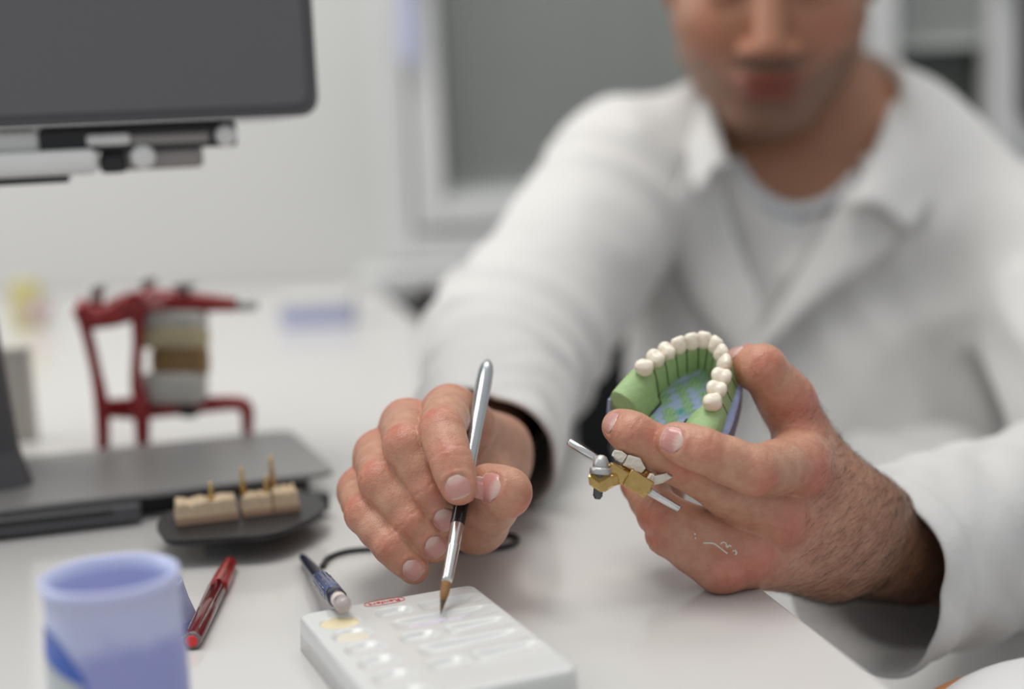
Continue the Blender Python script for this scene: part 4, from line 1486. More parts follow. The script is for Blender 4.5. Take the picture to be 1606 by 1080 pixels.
# dark rounded panel at the upper right corner
dp = P(1722, -30, 1.45)
scr = empty('dark_screen', dp, 'dark screen with rounded frame cut off by the upper right corner', 'screen')
pl_ = []
for x, z in round_poly_xy(.075, .15, .03):
    pl_.append(dp + CX * x * 1.0 + CU * z)
mk('screen_housing', prism(pl_, FWD, .03, .004), M['dev'], scr, False)
mk('screen_arm', tube([dp + FWD * .03, dp + FWD * .12 + np.array([.05, 0, .05]), np.array([dp[0] + .05, WALL_Y, dp[2] + .05])], .012, 10), M['dev_dark'], scr)

# ------------------------------------------------------------------ paint brush
def seglathe(name, a, b, prof, mat, parent, n=24):
    return mk(name, lathe(a, b, prof, n), mat, parent)


bt = T(691, 963, .0152)                      # bristle tip, just over the palette
bend = P(765, 565, .672)                    # round end of the handle
bl = np.linalg.norm(bend - bt); bax = unit(bend - bt)
brush = empty('paint_brush', bt, 'slim silver and black paint brush with brown bristles held in the hand', 'brush')


def bfrac(v):
    return (962 - v) / (962 - 565) * bl


k = 1 / 3.55 * MM
seg = [('bristles', 'bristle', [(bfrac(944), 4.3), (bfrac(935), 6.6), (bfrac(925), 7.3), (bfrac(917), 7.0)]),
       ('bristle_tip', 'bristle_tip', [(0, .4), (bfrac(957), 1.4), (bfrac(951), 2.8), (bfrac(944), 4.3)]),
       ('ferrule', 'steel', [(bfrac(919), 7.3), (bfrac(914), 8.4), (bfrac(870), 9.9), (bfrac(868), 10.3), (bfrac(866), 9.9), (bfrac(836), 11.0), (bfrac(832), 11.0)]),
       ('collar', 'black_plastic', [(bfrac(838), 10.4), (bfrac(836), 11.3), (bfrac(800), 11.5), (bfrac(770), 11.8), (bfrac(755), 11.8)]),
       ('handle', 'silver', [(bfrac(757), 11.4), (bfrac(740), 11.6), (bfrac(690), 11.9), (bfrac(640), 13.2), (bfrac(605), 13.8), (bfrac(585), 12.8), (bfrac(575), 10.5), (bfrac(568), 6.5), (bfrac(565), 2.0)])]
for nm, m, pr in seg:
    seglathe(nm, bt, bend, [(t, r * k) for t, r in pr], M[m], brush)

# ------------------------------------------------------------------ palette
PH = 0.0145
c1, c2, c3 = T(466, 962, PH), T(742, 914, PH), T(914, 1046, PH)
px = unit(c2 - c1); px[2] = 0; px = unit(px)
py = np.array([px[1], -px[0], 0])           # toward the camera
PWD = np.linalg.norm(c2 - c1); PLN = max(abs((c3 - c2) @ py), 0.10) * 1.0
porg = np.array([c1[0], c1[1], TABLE_Z])
pal = empty('mixing_palette', porg + px * PWD / 2 + py * PLN / 2, 'white plastic mixing palette with shallow wells and red lettering', 'palette')


def pxy(u, v):
    q = T(u, v, PH) - porg
    return q @ px, q @ py


wells = []   # (cx, cy, half x, half y, depth, roundness, slope)
cxs, cys = pxy(533, 975); RW_ = 0.0085
d1 = pxy(574, 1012)
row_dx = 0.018
round_c = []
for i in range(6):
    t = i
    round_c.append((cxs + (d1[0] - cxs) * t * 0.5 * 0 + 0.0004 * i, cys + 0.0165 * i))
for (x, y) in round_c: wells.append((x, y, 0.0082, 0.0072, 0.0030, 2.2))
def rect(u0, u1, v, hy=0.0058, dep=0.0034):
    a = pxy(u0, v); b = pxy(u1, v)
    return a, b
sx = cxs + 0.0235
for i, y in enumerate((0.0195, 0.0355, 0.0515, 0.0675, 0.0835)):
    if i % 2 == 0:
        wells.append((sx, y - 0.002, 0.0080, 0.0058, 0.0030, 3.0))
        wells.append((sx + 0.0245, y - 0.002, 0.0135, 0.0058, 0.0032, 6.0))
    else:
        wells.append((sx + 0.0165, y - 0.002, 0.0225, 0.0060, 0.0034, 7.0))
gx, gy = 150, 210
R = 0.005
xs = np.linspace(0, 1, gx); ys = np.linspace(0, 1, gy)
GXm, GYm = np.meshgrid(xs * PWD, ys * PLN, indexing='ij')
Z = np.full(GXm.shape, PH)
for (x, y, hx_, hy_, dep, e) in wells:
    r = ((np.abs(GXm - x) / hx_) ** e + (np.abs(GYm - y) / hy_) ** e) ** (1 / e)
    s = np.clip((1.08 - r) / 0.5, 0, 1); s = s * s * (3 - 2 * s)
    slope = 0.55 + 0.45 * np.clip((x + hx_ - GXm) / (2 * hx_), 0, 1) if e > 5 else 1.0
    Z = np.minimum(Z, PH - .62 * dep * s * slope)
    rim = np.exp(-((r - 1.12) / 0.09) ** 2) * 0.0003
    Z = Z + rim
# rounded edge
ex = np.minimum(GXm, PWD - GXm); ey = np.minimum(GYm, PLN - GYm)
qd = np.minimum(ex, ey)
Z -= np.where(qd < 0.0022, 0.0022 - np.sqrt(np.clip(0.0022 ** 2 - (0.0022 - qd) ** 2, 0, None)), 0)
# squash the grid border into rounded corners
def corner(x, y):
    cx = np.clip(x, R, PWD - R); cy = np.clip(y, R, PLN - R)
    dx, dy = x - cx, y - cy
    m = (np.abs(dx) > 0) & (np.abs(dy) > 0)
    l = np.sqrt(dx * dx + dy * dy) + 1e-9
    mx_ = np.maximum(np.abs(dx), np.abs(dy))
    f = np.where(m, mx_ / l, 1)
    return cx + dx * f, cy + dy * f
GX2, GY2 = corner(GXm, GYm)
Vt = porg + GX2[..., None] * px + GY2[..., None] * py + Z[..., None] * np.array(ZW)
Vt = Vt.reshape(-1, 3)
Fq = [(i * gy + j, i * gy + j + 1, (i + 1) * gy + j + 1, (i + 1) * gy + j) for i in range(gx - 1) for j in range(gy - 1)]
border = [i * gy for i in range(gx)] + [(gx - 1) * gy + j for j in range(1, gy)] + [i * gy + gy - 1 for i in range(gx - 2, -1, -1)] + [j for j in range(gy - 2, 0, -1)]
nb = len(Vt)
low = Vt[border].copy(); cen = low.mean(0)
low = low + (low - cen) * np.array([0.012, 0.012, 0]); low[:, 2] = TABLE_Z + 0.0005
Vt = np.vstack([Vt, low])
m_ = len(border)
for i in range(m_):
    j = (i + 1) % m_
    Fq.append((border[i], border[j], nb + j, nb + i))
Fq.append(tuple(nb + i for i in range(m_)))
mk('tray', (Vt, Fq), M['palette'], pal)


def blob(name, cx, cy, hx_, hy_, z0, hgt, mat, parent, seed=0, wob=0.12):
    r_ = random.Random(seed); n = 36; rings = 7
    ph = [r_.uniform(0, 6.28) for _ in range(4)]
    V, Fc = [], []
    for k_ in range(rings):
        f = k_ / (rings - 1)
        for i in range(n):
            a = 2 * math.pi * i / n
            w = 1 + wob * (math.sin(2 * a + ph[0]) * 0.5 + math.sin(3 * a + ph[1]) * 0.3 + math.sin(5 * a + ph[2]) * 0.3)
            x = cx + hx_ * w * (1 - f) * math.cos(a); y = cy + hy_ * w * (1 - f) * math.sin(a)
            V.append(porg + px * x + py * y + np.array(ZW) * (z0 + hgt * math.sqrt(max(0, 1 - (1 - f) ** 2)) ))
    for k_ in range(rings - 1):
        for i in range(n):
            j = (i + 1) % n
            Fc.append((k_ * n + i, k_ * n + j, (k_ + 1) * n + j, (k_ + 1) * n + i))
    return mk(name, (np.array(V), Fc), mat, parent)


blob('paint_patch', round_c[0][0], round_c[0][1], 0.0098, 0.0082, PH - 0.0014, 0.0017, M['cream_paint'], pal, 1)['label'] = 'thick cream paint filling the corner well'
blob('paint_patch', round_c[1][0] + 0.001, round_c[1][1], 0.0085, 0.0068, PH - 0.0017, 0.0009, M['cream_paint_thin'], pal, 2)['label'] = 'thin cream paint film'
for i, (dx, dy, s) in enumerate(((-0.011, 0.001, 0.006), (-0.003, -0.001, 0.005), (0.004, 0.001, 0.0042), (-0.007, 0.003, 0.005), (0.009, -0.0005, 0.003))):
    blob('paint_patch', sx + 0.0165 + dx, 0.0335 + dy, s, s * 0.6, PH - 0.0022, 0.0013, M['violet_powder'], pal, 10 + i, 0.35)

# red lettering, upside down as seen from here, inside a lens-shaped line
lc = pxy(603, 944)
cu = bpy.data.curves.new('lettering', 'FONT'); cu.body = 'Renfert'; cu.size = 0.0062; cu.align_x = 'CENTER'; cu.align_y = 'CENTER'; cu.extrude = 0.00008; cu.offset = 0.00002
to = bpy.data.objects.new('tmp', cu); COL.objects.link(to)
bpy.context.view_layer.update()
dg = bpy.context.evaluated_depsgraph_get()
tm = bpy.data.meshes.new_from_object(to.evaluated_get(dg))
tv = np.array([v.co[:] for v in tm.vertices]); tf = [tuple(p.vertices) for p in tm.polygons]
bpy.data.objects.remove(to)
tsc = 0.0136 / (tv[:, 0].max() - tv[:, 0].min())
tv[:, 0] *= tsc; tv[:, 1] *= tsc * 0.8
base = porg + px * lc[0] + py * lc[1] + np.array(ZW) * (PH + 0.00014)
lv = base - px * tv[:, :1] + py * tv[:, 1:2] + np.array(ZW) * tv[:, 2:3]
mk('lettering', (lv, tf), M['print_red'], pal, False)
ring = []
for i in range(64):
    a = 2 * math.pi * i / 64
    ca, sa = math.cos(a), math.sin(a)
    ring.append((0.0088 * math.copysign(abs(ca) ** 0.8, ca), 0.0033 * math.copysign(abs(sa) ** 0.75, sa)))
rv, rf = [], []
for i, (x, y) in enumerate(ring):
    for s, z in ((1.0, 0.0001), (1.0, 0.0003), (0.98, 0.0003), (0.98, 0.0001)):
        yy = y * (1 - (1 - s) * 3.0)
        rv.append(porg + px * (lc[0] + x * s) + py * (lc[1] + yy) + np.array(ZW) * (PH + z))
for i in range(64):
    j = (i + 1) % 64
    for q in range(4):
        p_ = (q + 1) % 4
        rf.append((i * 4 + q, j * 4 + q, j * 4 + p_, i * 4 + p_))
mk('logo_outline', (np.array(rv), rf), M['print_red'], pal, False)

# ------------------------------------------------------------------ red pen
ra, rb = T(301, 1005, 0.0039), T(362, 881, 0.0039)
rl = np.linalg.norm(rb - ra); rpen = empty('red_pen', (ra + rb) / 2, 'dark red capped pen lying beside the lavender jar', 'pen')
seglathe('barrel', ra, rb, [(0.00096, .00336), (0.002, .00376), (rl * .35, .00408), (rl * .62, .00408)], M['red_dark'], rpen)
seglathe('cap', ra, rb, [(rl * .62, .00424), (rl * .66, .00448), (rl * .80, .00424), (rl * .92, .00352), (rl * .97, .00336), (rl, .00240)], M['red_cap'], rpen)
seglathe('end_ring', ra, rb, [(-0.00032, .00304), (0.0, .00368), (0.00112, .00376), (0.00144, .00352)], M['clear'], rpen)
seglathe('end_plug', ra, rb, [(-0.00064, .00160), (-0.00048, .00240), (0.00048, .00248)], M['red_bright'], rpen)
rn = np.array([unit(rb - ra)[1], -unit(rb - ra)[0], 0])
mk('clip', box(ra + (rb - ra) * .76 + np.array(ZW) * .00496 + rn * .001, unit(rb - ra), rn, ZW, rl * .15, .00112, .00056, .00032), M['red_cap'], rpen)
for s in (-1, 1):
    mk('barrel_stripe', tube([ra + (rb - ra) * .05 + np.array(ZW) * .00336 + rn * s * .00224, ra + (rb - ra) * .58 + np.array(ZW) * .00360 + rn * s * .003], .00032, 6), M['clear'], rpen)

# ------------------------------------------------------------------ blue pen leaning on the palette edge
ba_, bb_ = T(473, 872, 0.004), T(538, 948, PH + 0.006)
pl = np.linalg.norm(bb_ - ba_); bpen = empty('blue_pen', (ba_ + bb_) / 2, 'dark blue mechanical pencil with white eraser leaning on the palette', 'pen')
seglathe('barrel', ba_, bb_, [(0, .0012), (pl * .05, .0020), (pl * .25, .0027), (pl * .48, .0032), (pl * .52, .0035)], M['navy'], bpen)
seglathe('grip', ba_, bb_, [(pl * .50, .0036), (pl * .54, .0039), (pl * .80, .0041), (pl * .82, .0039)], M['navy_light'], bpen)
gxv, gyv, gav = frame(bb_ - ba_)
for i in range(12):
    a = 2 * math.pi * i / 12
    o = .0040 * (math.cos(a) * gxv + math.sin(a) * gyv)
    mk('grip_rib', tube([ba_ + gav * pl * .55 + o, ba_ + gav * pl * .79 + o], .0003, 5), M['clear'], bpen)
seglathe('band', ba_, bb_, [(pl * .82, .0039), (pl * .83, .0041), (pl * .90, .0040), (pl * .905, .0036)], M['navy'], bpen)
seglathe('eraser', ba_, bb_, [(pl * .90, .0033), (pl * .95, .0033), (pl * .985, .0028), (pl, .0013)], M['eraser'], bpen)
seglathe('clear_tip', ba_, bb_, [(pl * .97, .0036), (pl * 1.0, .0034), (pl * 1.02, .0026), (pl * 1.026, .0012)], M['clear'], bpen)

# ------------------------------------------------------------------ lavender jar, open
JD = 0.485
jtop = P(172, 898, JD)
jr = 0.0232
jb = np.array([jtop[0] + 0.0, jtop[1], TABLE_Z])
JH = jtop[2] - TABLE_Z
jar = empty('lavender_jar', jb, 'open lavender plastic jar with blue and grey label in front', 'jar')
JARM, nt_, b_ = new_mat('lavender_jar_with_powder')
N_, L_ = nt_.nodes, nt_.links
tc_ = N_.new('ShaderNodeTexCoord'); sp_ = N_.new('ShaderNodeSeparateXYZ'); nz_ = N_.new('ShaderNodeTexNoise'); nz_.inputs['Scale'].default_value = 45
L_.new(tc_.outputs['Object'], sp_.inputs[0]); L_.new(tc_.outputs['Object'], nz_.inputs['Vector'])
ad_ = N_.new('ShaderNodeMath'); ad_.operation = 'MULTIPLY_ADD'; ad_.inputs[1].default_value = .03; L_.new(nz_.outputs['Fac'], ad_.inputs[0]); L_.new(sp_.outputs['Z'], ad_.inputs[2])
mr_ = N_.new('ShaderNodeMapRange'); mr_.inputs['From Min'].default_value = JH * .62 + .015; mr_.inputs['From Max'].default_value = JH * .76 + .015; L_.new(ad_.outputs[0], mr_.inputs['Value'])
mxj = N_.new('ShaderNodeMix'); mxj.data_type = 'RGBA'; mxj.inputs[6].default_value = (.29, .32, .63, 1); mxj.inputs[7].default_value = (.47, .53, .76, 1)
L_.new(mr_.outputs[0], mxj.inputs[0]); L_.new(mxj.outputs[2], b_.inputs['Base Color'])
b_.inputs['Roughness'].default_value = .38; b_.inputs['Subsurface Weight'].default_value = .15; b_.inputs['Subsurface Scale'].default_value = .006
prof = [(0.0, jr * 1.0), (0.002, jr * 1.03), (JH * .55, jr * 1.01), (JH * .80, jr * .97), (JH * .93, jr * .965), (JH * .935, jr * 1.0), (JH, jr * 1.0),
        (JH, jr * .93), (JH * .9, jr * .90), (JH * .45, jr * .93), (JH * .42, 0.0005)]
mk('jar_wall', lathe(jb, jb + np.array(ZW), prof, 48, cap=False), JARM, jar)
mk('powder_fill', lathe(jb + np.array(ZW) * 0.003, jb + np.array(ZW), [(0, jr * .5), (JH * .01, jr * .9), (JH * .40, jr * .91), (JH * .43, jr * .8), (JH * .46, jr * .3), (JH * .465, 0.0003)], 48, cap=False), M['jar_low'], jar)


def jar_patch(name, a0, a1, z0, ztop, mat, off):
    V, Fc = [], []
    na, nz = 22, 8
    for lay in (0, 1):
        for i in range(na):
            a = math.radians(a0 + (a1 - a0) * i / (na - 1)); zt = ztop(i / (na - 1))
            for j in range(nz):
                z = z0 + (zt - z0) * j / (nz - 1)
                r = jr * (1.03 - 0.02 * z / (JH * .55) if z < JH * .55 else 1.01 - .04 * (z / JH - .55) / .25) + off - lay * 0.0004
                V.append(jb + np.array([r * math.cos(a), r * math.sin(a), z]))
    N1 = na * nz
    for i in range(na - 1):
        for j in range(nz - 1):
            q = (i * nz + j, (i + 1) * nz + j, (i + 1) * nz + j + 1, i * nz + j + 1)
            Fc.append(q); Fc.append(tuple(N1 + k_ for k_ in q[::-1]))
    for i in range(na - 1):
        for j in (0, nz - 1):
            Fc.append((i * nz + j, N1 + i * nz + j, N1 + (i + 1) * nz + j, (i + 1) * nz + j))
    return mk(name, (np.array(V), Fc), mat, jar)


jar_patch('label', 150, 258, JH * .05, lambda t: JH * (.72 - .20 * t ** 1.2), M['label_white'], 0.0004)
jar_patch('label_print', 176, 260, JH * .22, lambda t: JH * (.715 + .07 * math.sin(3.1 * t) - .17 * t ** 4), M['label_blue'], 0.0003)

# small cup behind the jar
sb = T(254, 985); sb[2] = TABLE_Z
sr = 0.0155
sh = 0.021
scup = empty('upturned_cup', sb, 'small tapered lavender cup standing upturned, half hidden behind the jar', 'cup')
mk('cap_wall', lathe(sb, sb + np.array(ZW), [(0.0003, sr), (0.006, sr * .95), (sh * .6, sr * .8), (sh * .9, sr * .70), (sh, sr * .68), (sh, sr * .62), (sh * .8, sr * .63), (sh * .78, 0.0004)], 40, cap=False), M['jar'], scup)
mk('cap_rim', lathe(sb, sb + np.array(ZW), [(0.0, sr), (0.0, sr * 1.02), (0.003, sr * 1.01), (0.005, sr * .965)], 40, cap=False), M['jar_low'], scup)

# ------------------------------------------------------------------ cable on the table
cp = [T(505, 888, .0015), T(516, 874, .0015), T(545, 864, .0015), T(590, 860, .0015), T(660, 858, .0015), T(740, 862, .0015), T(795, 856, .0015), T(812, 846, .0015), T(795, 838, .0015), T(740, 842, .0015), T(700, 850, .0015)]
tag(mk('cable', tube(smoothpath(cp, 90), .0014, 8), M['cable']), 'thin dark cable looping on the table behind the painting hand', 'cable')

# ------------------------------------------------------------------ desktop scanner on the left
PZ = 0.0165
f0, f1, f2 = T(0, 797, PZ), T(527, 738, PZ), T(500, 668, PZ)
sxv = unit((f1 - f0) * np.array([1, 1, 0]))
syv = np.array([-sxv[1], sxv[0], 0])
sdep = (f2 - f1) @ syv
scanner = empty('dental_scanner', f1 - sxv * 0.15 + syv * 0.08 - np.array(ZW) * PZ, 'anthracite desktop scanner with overhanging head, grey platform and side tray', 'scanner')


def S(a, b, c):
    """scanner coordinates: a along the front from the right corner (left is negative), b back, c above the table"""
    return np.array([f1[0], f1[1], TABLE_Z]) + sxv * a + syv * b + np.array(ZW) * c


def splate(pts, z0, z1, bev):
    return prism([S(a, b, z0) for a, b in pts], ZW, z1 - z0, bev)


def round_poly(pts, rad, n=5):
    out = []
    m = len(pts)
    for i in range(m):
        p = np.array(pts[i], float); a = np.array(pts[i - 1], float); b = np.array(pts[(i + 1) % m], float)
        r_ = rad[i] if isinstance(rad, (list, tuple)) else rad
        if r_ == 0:
            out.append(tuple(p)); continue
        da, db = unit(a - p) * r_, unit(b - p) * r_
        for k_ in range(n + 1):
            t = k_ / n
            q = (1 - t) ** 2 * (p + da) + 2 * t * (1 - t) * p + t * t * (p + db)
            out.append(tuple(q))
    return out


LX = -0.36
mk('platform', splate(round_poly([(LX, 0), (0, 0), (-0.008, sdep), (LX, sdep)], [0, .010, .012, 0]), PZ - .0035, PZ, .0009), M['dev_top'], scanner, False)
mk('base', splate(round_poly([(LX, .014), (-.012, .014), (-.018, sdep - .008), (LX, sdep - .008)], [0, .01, .01, 0]), .0006, PZ - .0032, .0008), M['dev_dark'], scanner, False)
mk('front_rail', box(S(-.235, .001, .0075), sxv, syv, ZW, .125, .010, .0048, .0015), M['dev'], scanner, False)
mk('front_slot', box(S(-.20, -.0062, .0100), sxv, syv, ZW, .075, .0035, .0012, .0004), M['black'], scanner, False)
# column at the far left
def u_of(p):
    q = p - CAM
    return 803 + FPX * (q @ CX) / (q @ FWD)
ca = max(np.linspace(-.30, -.1, 400), key=lambda a_: -abs(u_of(S(a_, .045, .10)) - 14))
colp = round_poly([(-.40, .02), (ca, .045), (ca - .012, sdep), (-.40, sdep)], [0, .02, .02, 0])
V0 = [S(a + .008, b - .004, PZ) for a, b in colp]; V1 = [S(a + .002, b, PZ + .02) for a, b in colp]; V2 = [S(a - .004, b, .12) for a, b in colp]; V3 = [S(a - .004, b, .40) for a, b in colp]
n_ = len(colp)
Fc = []
for L_ in range(3):
    for i in range(n_):
        j = (i + 1) % n_
        Fc.append((L_ * n_ + i, L_ * n_ + j, (L_ + 1) * n_ + j, (L_ + 1) * n_ + i))
Fc.append(tuple(range(n_))[::-1]); Fc.append(tuple(3 * n_ + i for i in range(n_)))
mk('column', (np.array(V0 + V1 + V2 + V3), Fc), M['dev'], scanner, False)
# head
hc_ = P(501, 181, .80)
ha0 = (hc_ - S(0, 0, 0)) @ sxv; hb0 = (hc_ - S(0, 0, 0)) @ syv; hz0 = hc_[2] - TABLE_Z
hp = []
for x, z in round_poly([(ha0, hz0), (ha0, hz0 + .2), (LX - .05, hz0 + .2), (LX - .05, hz0)], [.012, .02, 0, 0], 8):
    hp.append(S(x, hb0, z))
mk('head_housing', prism(hp, syv, .13, .0025), M['dev'], scanner, False)
hp2 = []
for x, z in round_poly([(ha0 - .0065, hz0 + .0065), (ha0 - .0065, hz0 + .19), (LX - .05, hz0 + .19), (LX - .05, hz0 + .0065)], [.008, .01, 0, 0], 8):
    hp2.append(S(x, hb0 - .0012, z))
mk('head_front_panel', prism(hp2, syv, .0016, .0004), simple('grey_front_panel', (0.115, 0.111, 0.118), 0.5, var=0.06, scale=500, bump=0.15, bscale=1500), scanner, False)


def under(name, u0, u1, v0, v1, b0, b1, mat, bev=.002):
    """block hanging below the head, given by its outline at back distance b0"""
    o = CAM; n0 = S(0, hb0 + b0, 0)
    def hit(u, v):
        r = (u - 803) / FPX * CX + FWD - (v - 540) / FPX * CU
        t = ((n0 - o) @ syv) / (r @ syv); return o + r * t - S(0, 0, 0)
    p, q = hit(u0, (v0 + v1) / 2), hit(u1, (v0 + v1) / 2)
    za, zb = hit((u0 + u1) / 2, v1)[2], hit((u0 + u1) / 2, v0)[2]
    xa, xb = p @ sxv, q @ sxv
    return mk(name, box(S((xa + xb) / 2, hb0 + (b0 + b1) / 2, (za + zb) / 2), sxv, syv, ZW, abs(xb - xa) / 2, abs(b1 - b0) / 2, abs(zb - za) / 2, bev), mat, scanner, False)


under('under_plate', 60, 372, 196, 236, .012, .10, M['dev_dark'])
under('light_bar', 135, 205, 210, 228, .008, .03, M['dev_white'])
under('sensor_strip', 205, 330, 208, 226, .010, .03, M['dev_mid'])
under('white_cover', -190, 62, 208, 246, .010, .07, M['dev_white'], .004)
under('white_cover', -190, 156, 240, 282, .002, .07, M['dev_white'], .006)
under('cover_dark_rail', -190, 110, 280, 294, .006, .07, M['dev_dark'])  # dark bar below the white cover
under('lens_housing', 158, 320, 232, 266, .016, .08, M['dev_mid'], .004)
under('lens_shade', 156, 200, 240, 272, .010, .05, M['dev_dark'], .004)
def under_pt(u, v, b0):
    n0 = S(0, hb0 + b0, 0)
    r = (u - 803) / FPX * CX + FWD - (v - 540) / FPX * CU
    return CAM + r * (((n0 - CAM) @ syv) / (r @ syv))
q = under_pt(355, 212, .006)
mk('indicator_lamp', lathe(q, q + syv, [(0, .003), (.0006, .0055), (.004, .006), (.006, .0055)], 20), M['dev_white'], scanner)
mk('lens_ring', lathe(under_pt(225, 246, .006), under_pt(225, 246, .006) + syv, [(0, .004), (.001, .0065), (.008, .007), (.011, .006)], 22), M['dev_white'], scanner)

# side tray on an arm
TZ = .0150
tp_ = [(243, 822), (262, 800), (486, 772), (513, 788), (502, 806), (432, 838), (262, 848)]
tpl = [T(u, v, TZ)[:2] for u, v in tp_]
tpl = round_poly(tpl, [.008, .004, .006, .006, .012, .012, .008])
mk('side_tray', prism([np.array([x, y, TABLE_Z + TZ - .003]) for x, y in tpl], ZW, .003, .0008), M['dev_dark'], scanner, False)
mk('tray_arm', box(S(-.06, .02, .008), sxv, syv, ZW, .03, .045, .003, .001), M['dev_dark'], scanner, False)
mk('tray_knob', lathe(T(498, 800, .004), T(498, 800, .004) + np.array(ZW), [(0, .006), (.001, .007), (.008, .007), (.009, .006)], 20), M['dev_dark'], scanner)
mk('tray_foot', box(T(400, 800, .006), sxv, syv, ZW, .03, .016, .0055, .002), M['dev_dark'], scanner, False)

# plaster dies standing on the tray
def die(u0, u1, vb, d_back, hgt, pins, label, seedv, holes=0):
    a, b = T(u0, vb, TZ), T(u1, vb - (u1 - u0) * .12, TZ)
    ax = unit((b - a) * np.array([1, 1, 0])); ay = np.array([-ax[1], ax[0], 0])
    w = np.linalg.norm(b - a)
    r = empty('plaster_die', (a + b) / 2 + ay * d_back / 2, label, 'plaster die', 'plaster dies on the scanner tray')
    rs = np.random.default_rng(seedv)
    n = 10
    V, Fc = [], []
    nx, ny = 14, 8
    for lay in range(2):
        for i in range(nx):
            for j in range(ny):
                fx, fy = i / (nx - 1), j / (ny - 1)
                z = (hgt * (1 + .10 * math.sin(fx * 17 + seedv) * math.sin(fy * 9) + .04 * rs.normal())) if lay else hgt * .38
                inset = .0007 if lay else 0
                V.append(a + ax * (inset + (w - 2 * inset) * fx) + ay * (inset + (d_back - 2 * inset) * fy) + np.array(ZW) * z)
    N1 = nx * ny
    for i in range(nx - 1):
        for j in range(ny - 1):
            Fc.append((N1 + i * ny + j, N1 + (i + 1) * ny + j, N1 + (i + 1) * ny + j + 1, N1 + i * ny + j + 1))
    per = [i * ny for i in range(nx)] + [(nx - 1) * ny + j for j in range(1, ny)] + [i * ny + ny - 1 for i in range(nx - 2, -1, -1)] + [j for j in range(ny - 2, 0, -1)]
    for k_ in range(len(per)):
        j = per[(k_ + 1) % len(per)]; i = per[k_]
        Fc.append((i, j, N1 + j, N1 + i))
    Fc.append(tuple(per[::-1]))
    mk('die_body', (np.array(V), Fc), M['die_tan'], r, False)
    mk('die_foot', box((a + b) / 2 + ay * d_back / 2 + np.array(ZW) * hgt * .205, ax, ay, ZW, w / 2 + .0003, d_back / 2 + .0003, hgt * .195, .0006), M['die_pink'], r, False)
    for (fx, fy, ph_) in pins:
        c = a + ax * w * fx + ay * d_back * fy + np.array(ZW) * hgt * .9
        mk('dowel_pin', lathe(c, c + np.array(ZW), [(0, .0016), (ph_ * .5, .0014), (ph_ * .55, .0011), (ph_, .0009)], 12), M['brass'], r)
    return r


die(278, 374, 826, .016, .0108, [(.60, .4, .010)], 'tan plaster die block with one brass pin at the left of the scanner tray', 1)
die(382, 428, 812, .014, .0100, [(.10, .6, .016), (.9, .6, .010)], 'middle plaster die block between its two neighbours on the scanner tray', 2)
die(431, 471, 806, .020, .0102, [(.15, .9, .018)], 'rightmost plaster die block on the scanner tray, by its rounded end', 3)

# ------------------------------------------------------------------ red articulator with a plaster cast
AD = .95
art = empty('articulator', T(270, 690), 'red metal articulator frame standing behind the scanner platform', 'articulator')


def A(u, v, dd=0.0):
    return P(u, v, AD + dd)


def bar(name, pts, r, mat=None, parent=None, n=12):
    q = smoothpath(pts, 26)
    rr = np.interp(np.linspace(0, 1, 26), np.linspace(0, 1, len(np.atleast_1d(r))), np.atleast_1d(r)) if np.ndim(r) else r
    return mk(name, tube(q, rr, n), mat or M['art_red'], parent or art)


zt = TABLE_Z + .004
def foot(u, dd):
    p = A(u, 690, dd); return np.array([p[0], p[1], zt])
for dd in (-.016, .016):
    bar('side_post', [A(124, 482, dd), A(136, 520, dd), A(150, 580, dd), A(160, 640, dd), foot(160, dd)], (.0045, .004, .0038, .005, .004))
    bar('front_post', [A(216, 488, dd), A(216, 540, dd), A(214, 600, dd), A(222, 640, dd), foot(222, dd)], (.0045, .0035, .004, .006, .004))
bar('lower_arm', [A(158, 640), A(215, 640), A(300, 636), A(365, 632), A(386, 640), A(388, 672), foot(388, 0)], (.006, .008, .006, .005, .005, .004, .004))
bar('upper_arm', [A(122, 482), A(160, 496), A(196, 482), A(240, 474), A(300, 474), A(372, 478)], (.007, .008, .009, .009, .007, .0045))
bar('cross_bar', [A(140, 505, -.016), A(180, 500, -.016), A(216, 488, -.016)], .005)
bar('cross_bar', [A(140, 505, .016), A(180, 500, .016), A(216, 488, .016)], .005)
mk('pivot_knob', lathe(A(212, 478, -.022), A(212, 478, .02), [(0, .006), (.001, .009), (.040, .009), (.042, .006)], 22), M['art_red'], art)
mk('pivot_knob', lathe(A(243, 470, -.02), A(243, 470, .02), [(0, .004), (.001, .0075), (.034, .0075), (.036, .005)], 22), simple('rose_anodised_metal', (0.5, 0.16, 0.16), .2, .4, coat=.4), art)
mk('set_screw', lathe(A(152, 480), A(152, 455), [(0, .004), (.008, .004), (.010, .006), (.014, .006), (.015, .004)], 16), M['steel_dull'], art)
mk('set_screw', lathe(A(232, 468), A(232, 440), [(0, .004), (.008, .004), (.010, .006), (.014, .006), (.015, .004)], 16), M['steel_dull'], art)
mk('set_screw', lathe(A(288, 468), A(288, 445), [(0, .005), (.006, .005), (.008, .008), (.011, .008), (.012, .006)], 16), M['steel_dull'], art)
mk('incisal_pin', lathe(A(372, 478), A(402, 478), [(0, .004), (.004, .0045), (.012, .004), (.014, .002)], 16), M['steel_dull'], art)
mk('mounting_nut', lathe(A(296, 636), A(296, 656), [(0, .008), (.004, .0085), (.007, .006), (.008, .003)], 18), M['dev_dark'], art)
cast = empty('plaster_cast', A(275, 630), 'layered grey, tan and brown plaster cast clamped in the red articulator', 'plaster cast')
ux, uy = CX, CU


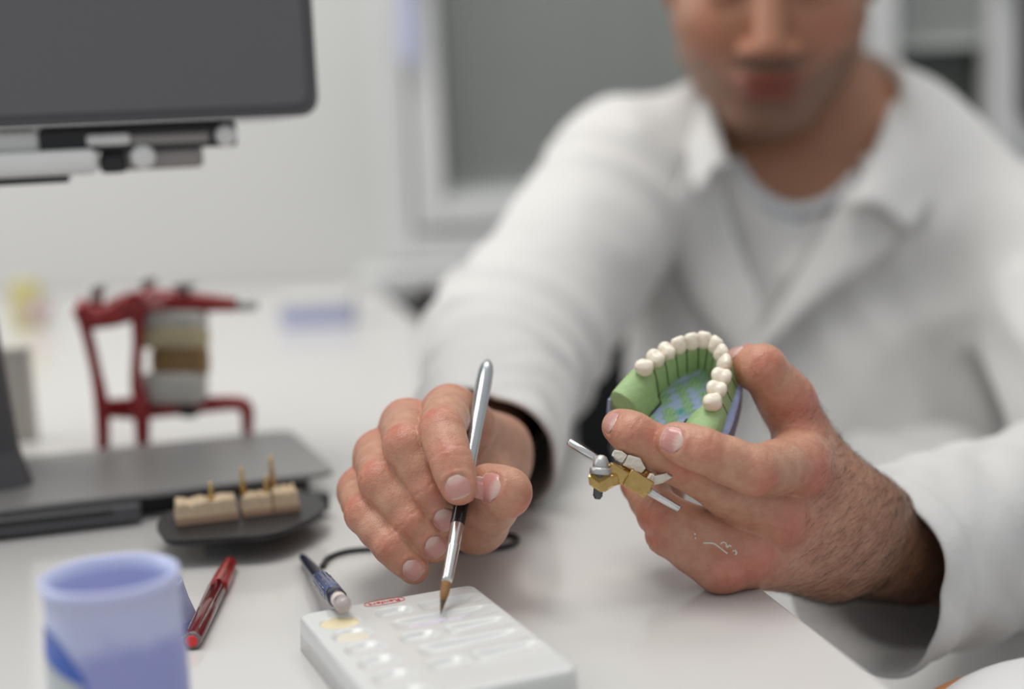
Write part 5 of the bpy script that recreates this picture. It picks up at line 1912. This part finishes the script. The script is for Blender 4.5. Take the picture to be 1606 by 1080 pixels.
def layer(name, v0, v1, uL, uR, mat, seedv, rx=1.0):
    rs = random.Random(seedv)
    a = A((uL + uR) / 2, v1); b = A((uL + uR) / 2, v0)
    w = (uR - uL) / 2 * AD / FPX
    V, Fc = [], []
    n, m = 28, 6
    for j in range(m):
        f = j / (m - 1)
        e = 1 - .06 * (abs(f - .5) * 2) ** 4
        for i in range(n):
            t = 2 * math.pi * i / n
            wob = 1 + .03 * math.sin(3 * t + seedv) + .02 * math.sin(7 * t + 2 * seedv + 3 * f)
            c_, s_ = math.cos(t), math.sin(t)
            V.append(a + (b - a) * f + ux * w * e * wob * math.copysign(abs(c_) ** .6, c_) + FWD * w * .8 * e * wob * math.copysign(abs(s_) ** .8, s_))
    for j in range(m - 1):
        for i in range(n):
            k_ = (i + 1) % n
            Fc.append((j * n + i, j * n + k_, (j + 1) * n + k_, (j + 1) * n + i))
    Fc.append(tuple(range(n))[::-1]); Fc.append(tuple((m - 1) * n + i for i in range(n)))
    mk(name, (np.array(V), Fc), mat, cast)


layer('upper_mount', 488, 516, 226, 324, M['cast_grey'], 1)
layer('upper_model', 514, 546, 222, 326, M['cast_tan'], 2)
layer('teeth_layer', 544, 586, 240, 328, M['cast_brown'], 3)
layer('lower_mount', 584, 632, 226, 326, M['cast_grey'], 4)

# ------------------------------------------------------------------ small things far back on the table
def backbox(name, u0, u1, v0, v1, mat, label, cat, parts=()):
    """box whose base stands on the table at the depth seen at its bottom edge"""
    p = T((u0 + u1) / 2, v1)
    d = (p - CAM) @ FWD
    w = (u1 - u0) / 2 * d / FPX; h = (v1 - v0) * d / FPX
    r = empty(name, p, label, cat)
    mk('body', box(p + np.array(ZW) * h / 2, XW, YW, ZW, w, w * .7, h / 2, min(w, h) * .12), mat, r)
    return r, p, w, h


r, p, w, h = backbox('storage_box', 446, 556, 474, 506, M['blue_pale'], 'pale blue box far back on the table by the wall', 'box')
mk('lid', box(p + np.array(ZW) * (h + .004), XW, YW, ZW, w * 1.04, w * .74, .005, .002), M['frame_white'], r)
r, p, w, h = backbox('dark_gadget', 646, 690, 458, 482, M['dev_dark'], 'small dark device half hidden behind the white sleeve', 'device')
mk('knob', lathe(p + np.array((0, 0, h)), p + np.array((0, 0, h + .02)), [(0, .012), (.008, .012), (.01, .009)], 18), M['dev_mid'], r)
r, p, w, h = backbox('wrapped_packet', 24, 66, 440, 512, M['yellow'], 'yellow and pink packet far back beside the scanner column', 'packet')
mk('pink_band', box(p + np.array((.012, -.001, h * .35)), XW, YW, ZW, w * .95, w * .72, h * .18, .002), M['pink'], r)
r, p, w, h = backbox('beige_canister', 18, 58, 556, 690, M['beige'], 'beige canister standing behind the scanner platform by the column', 'canister')
mk('lid', box(p + np.array(ZW) * (h + .003), XW, YW, ZW, w * 1.05, w * .75, .004, .002), M['cast_grey'], r)
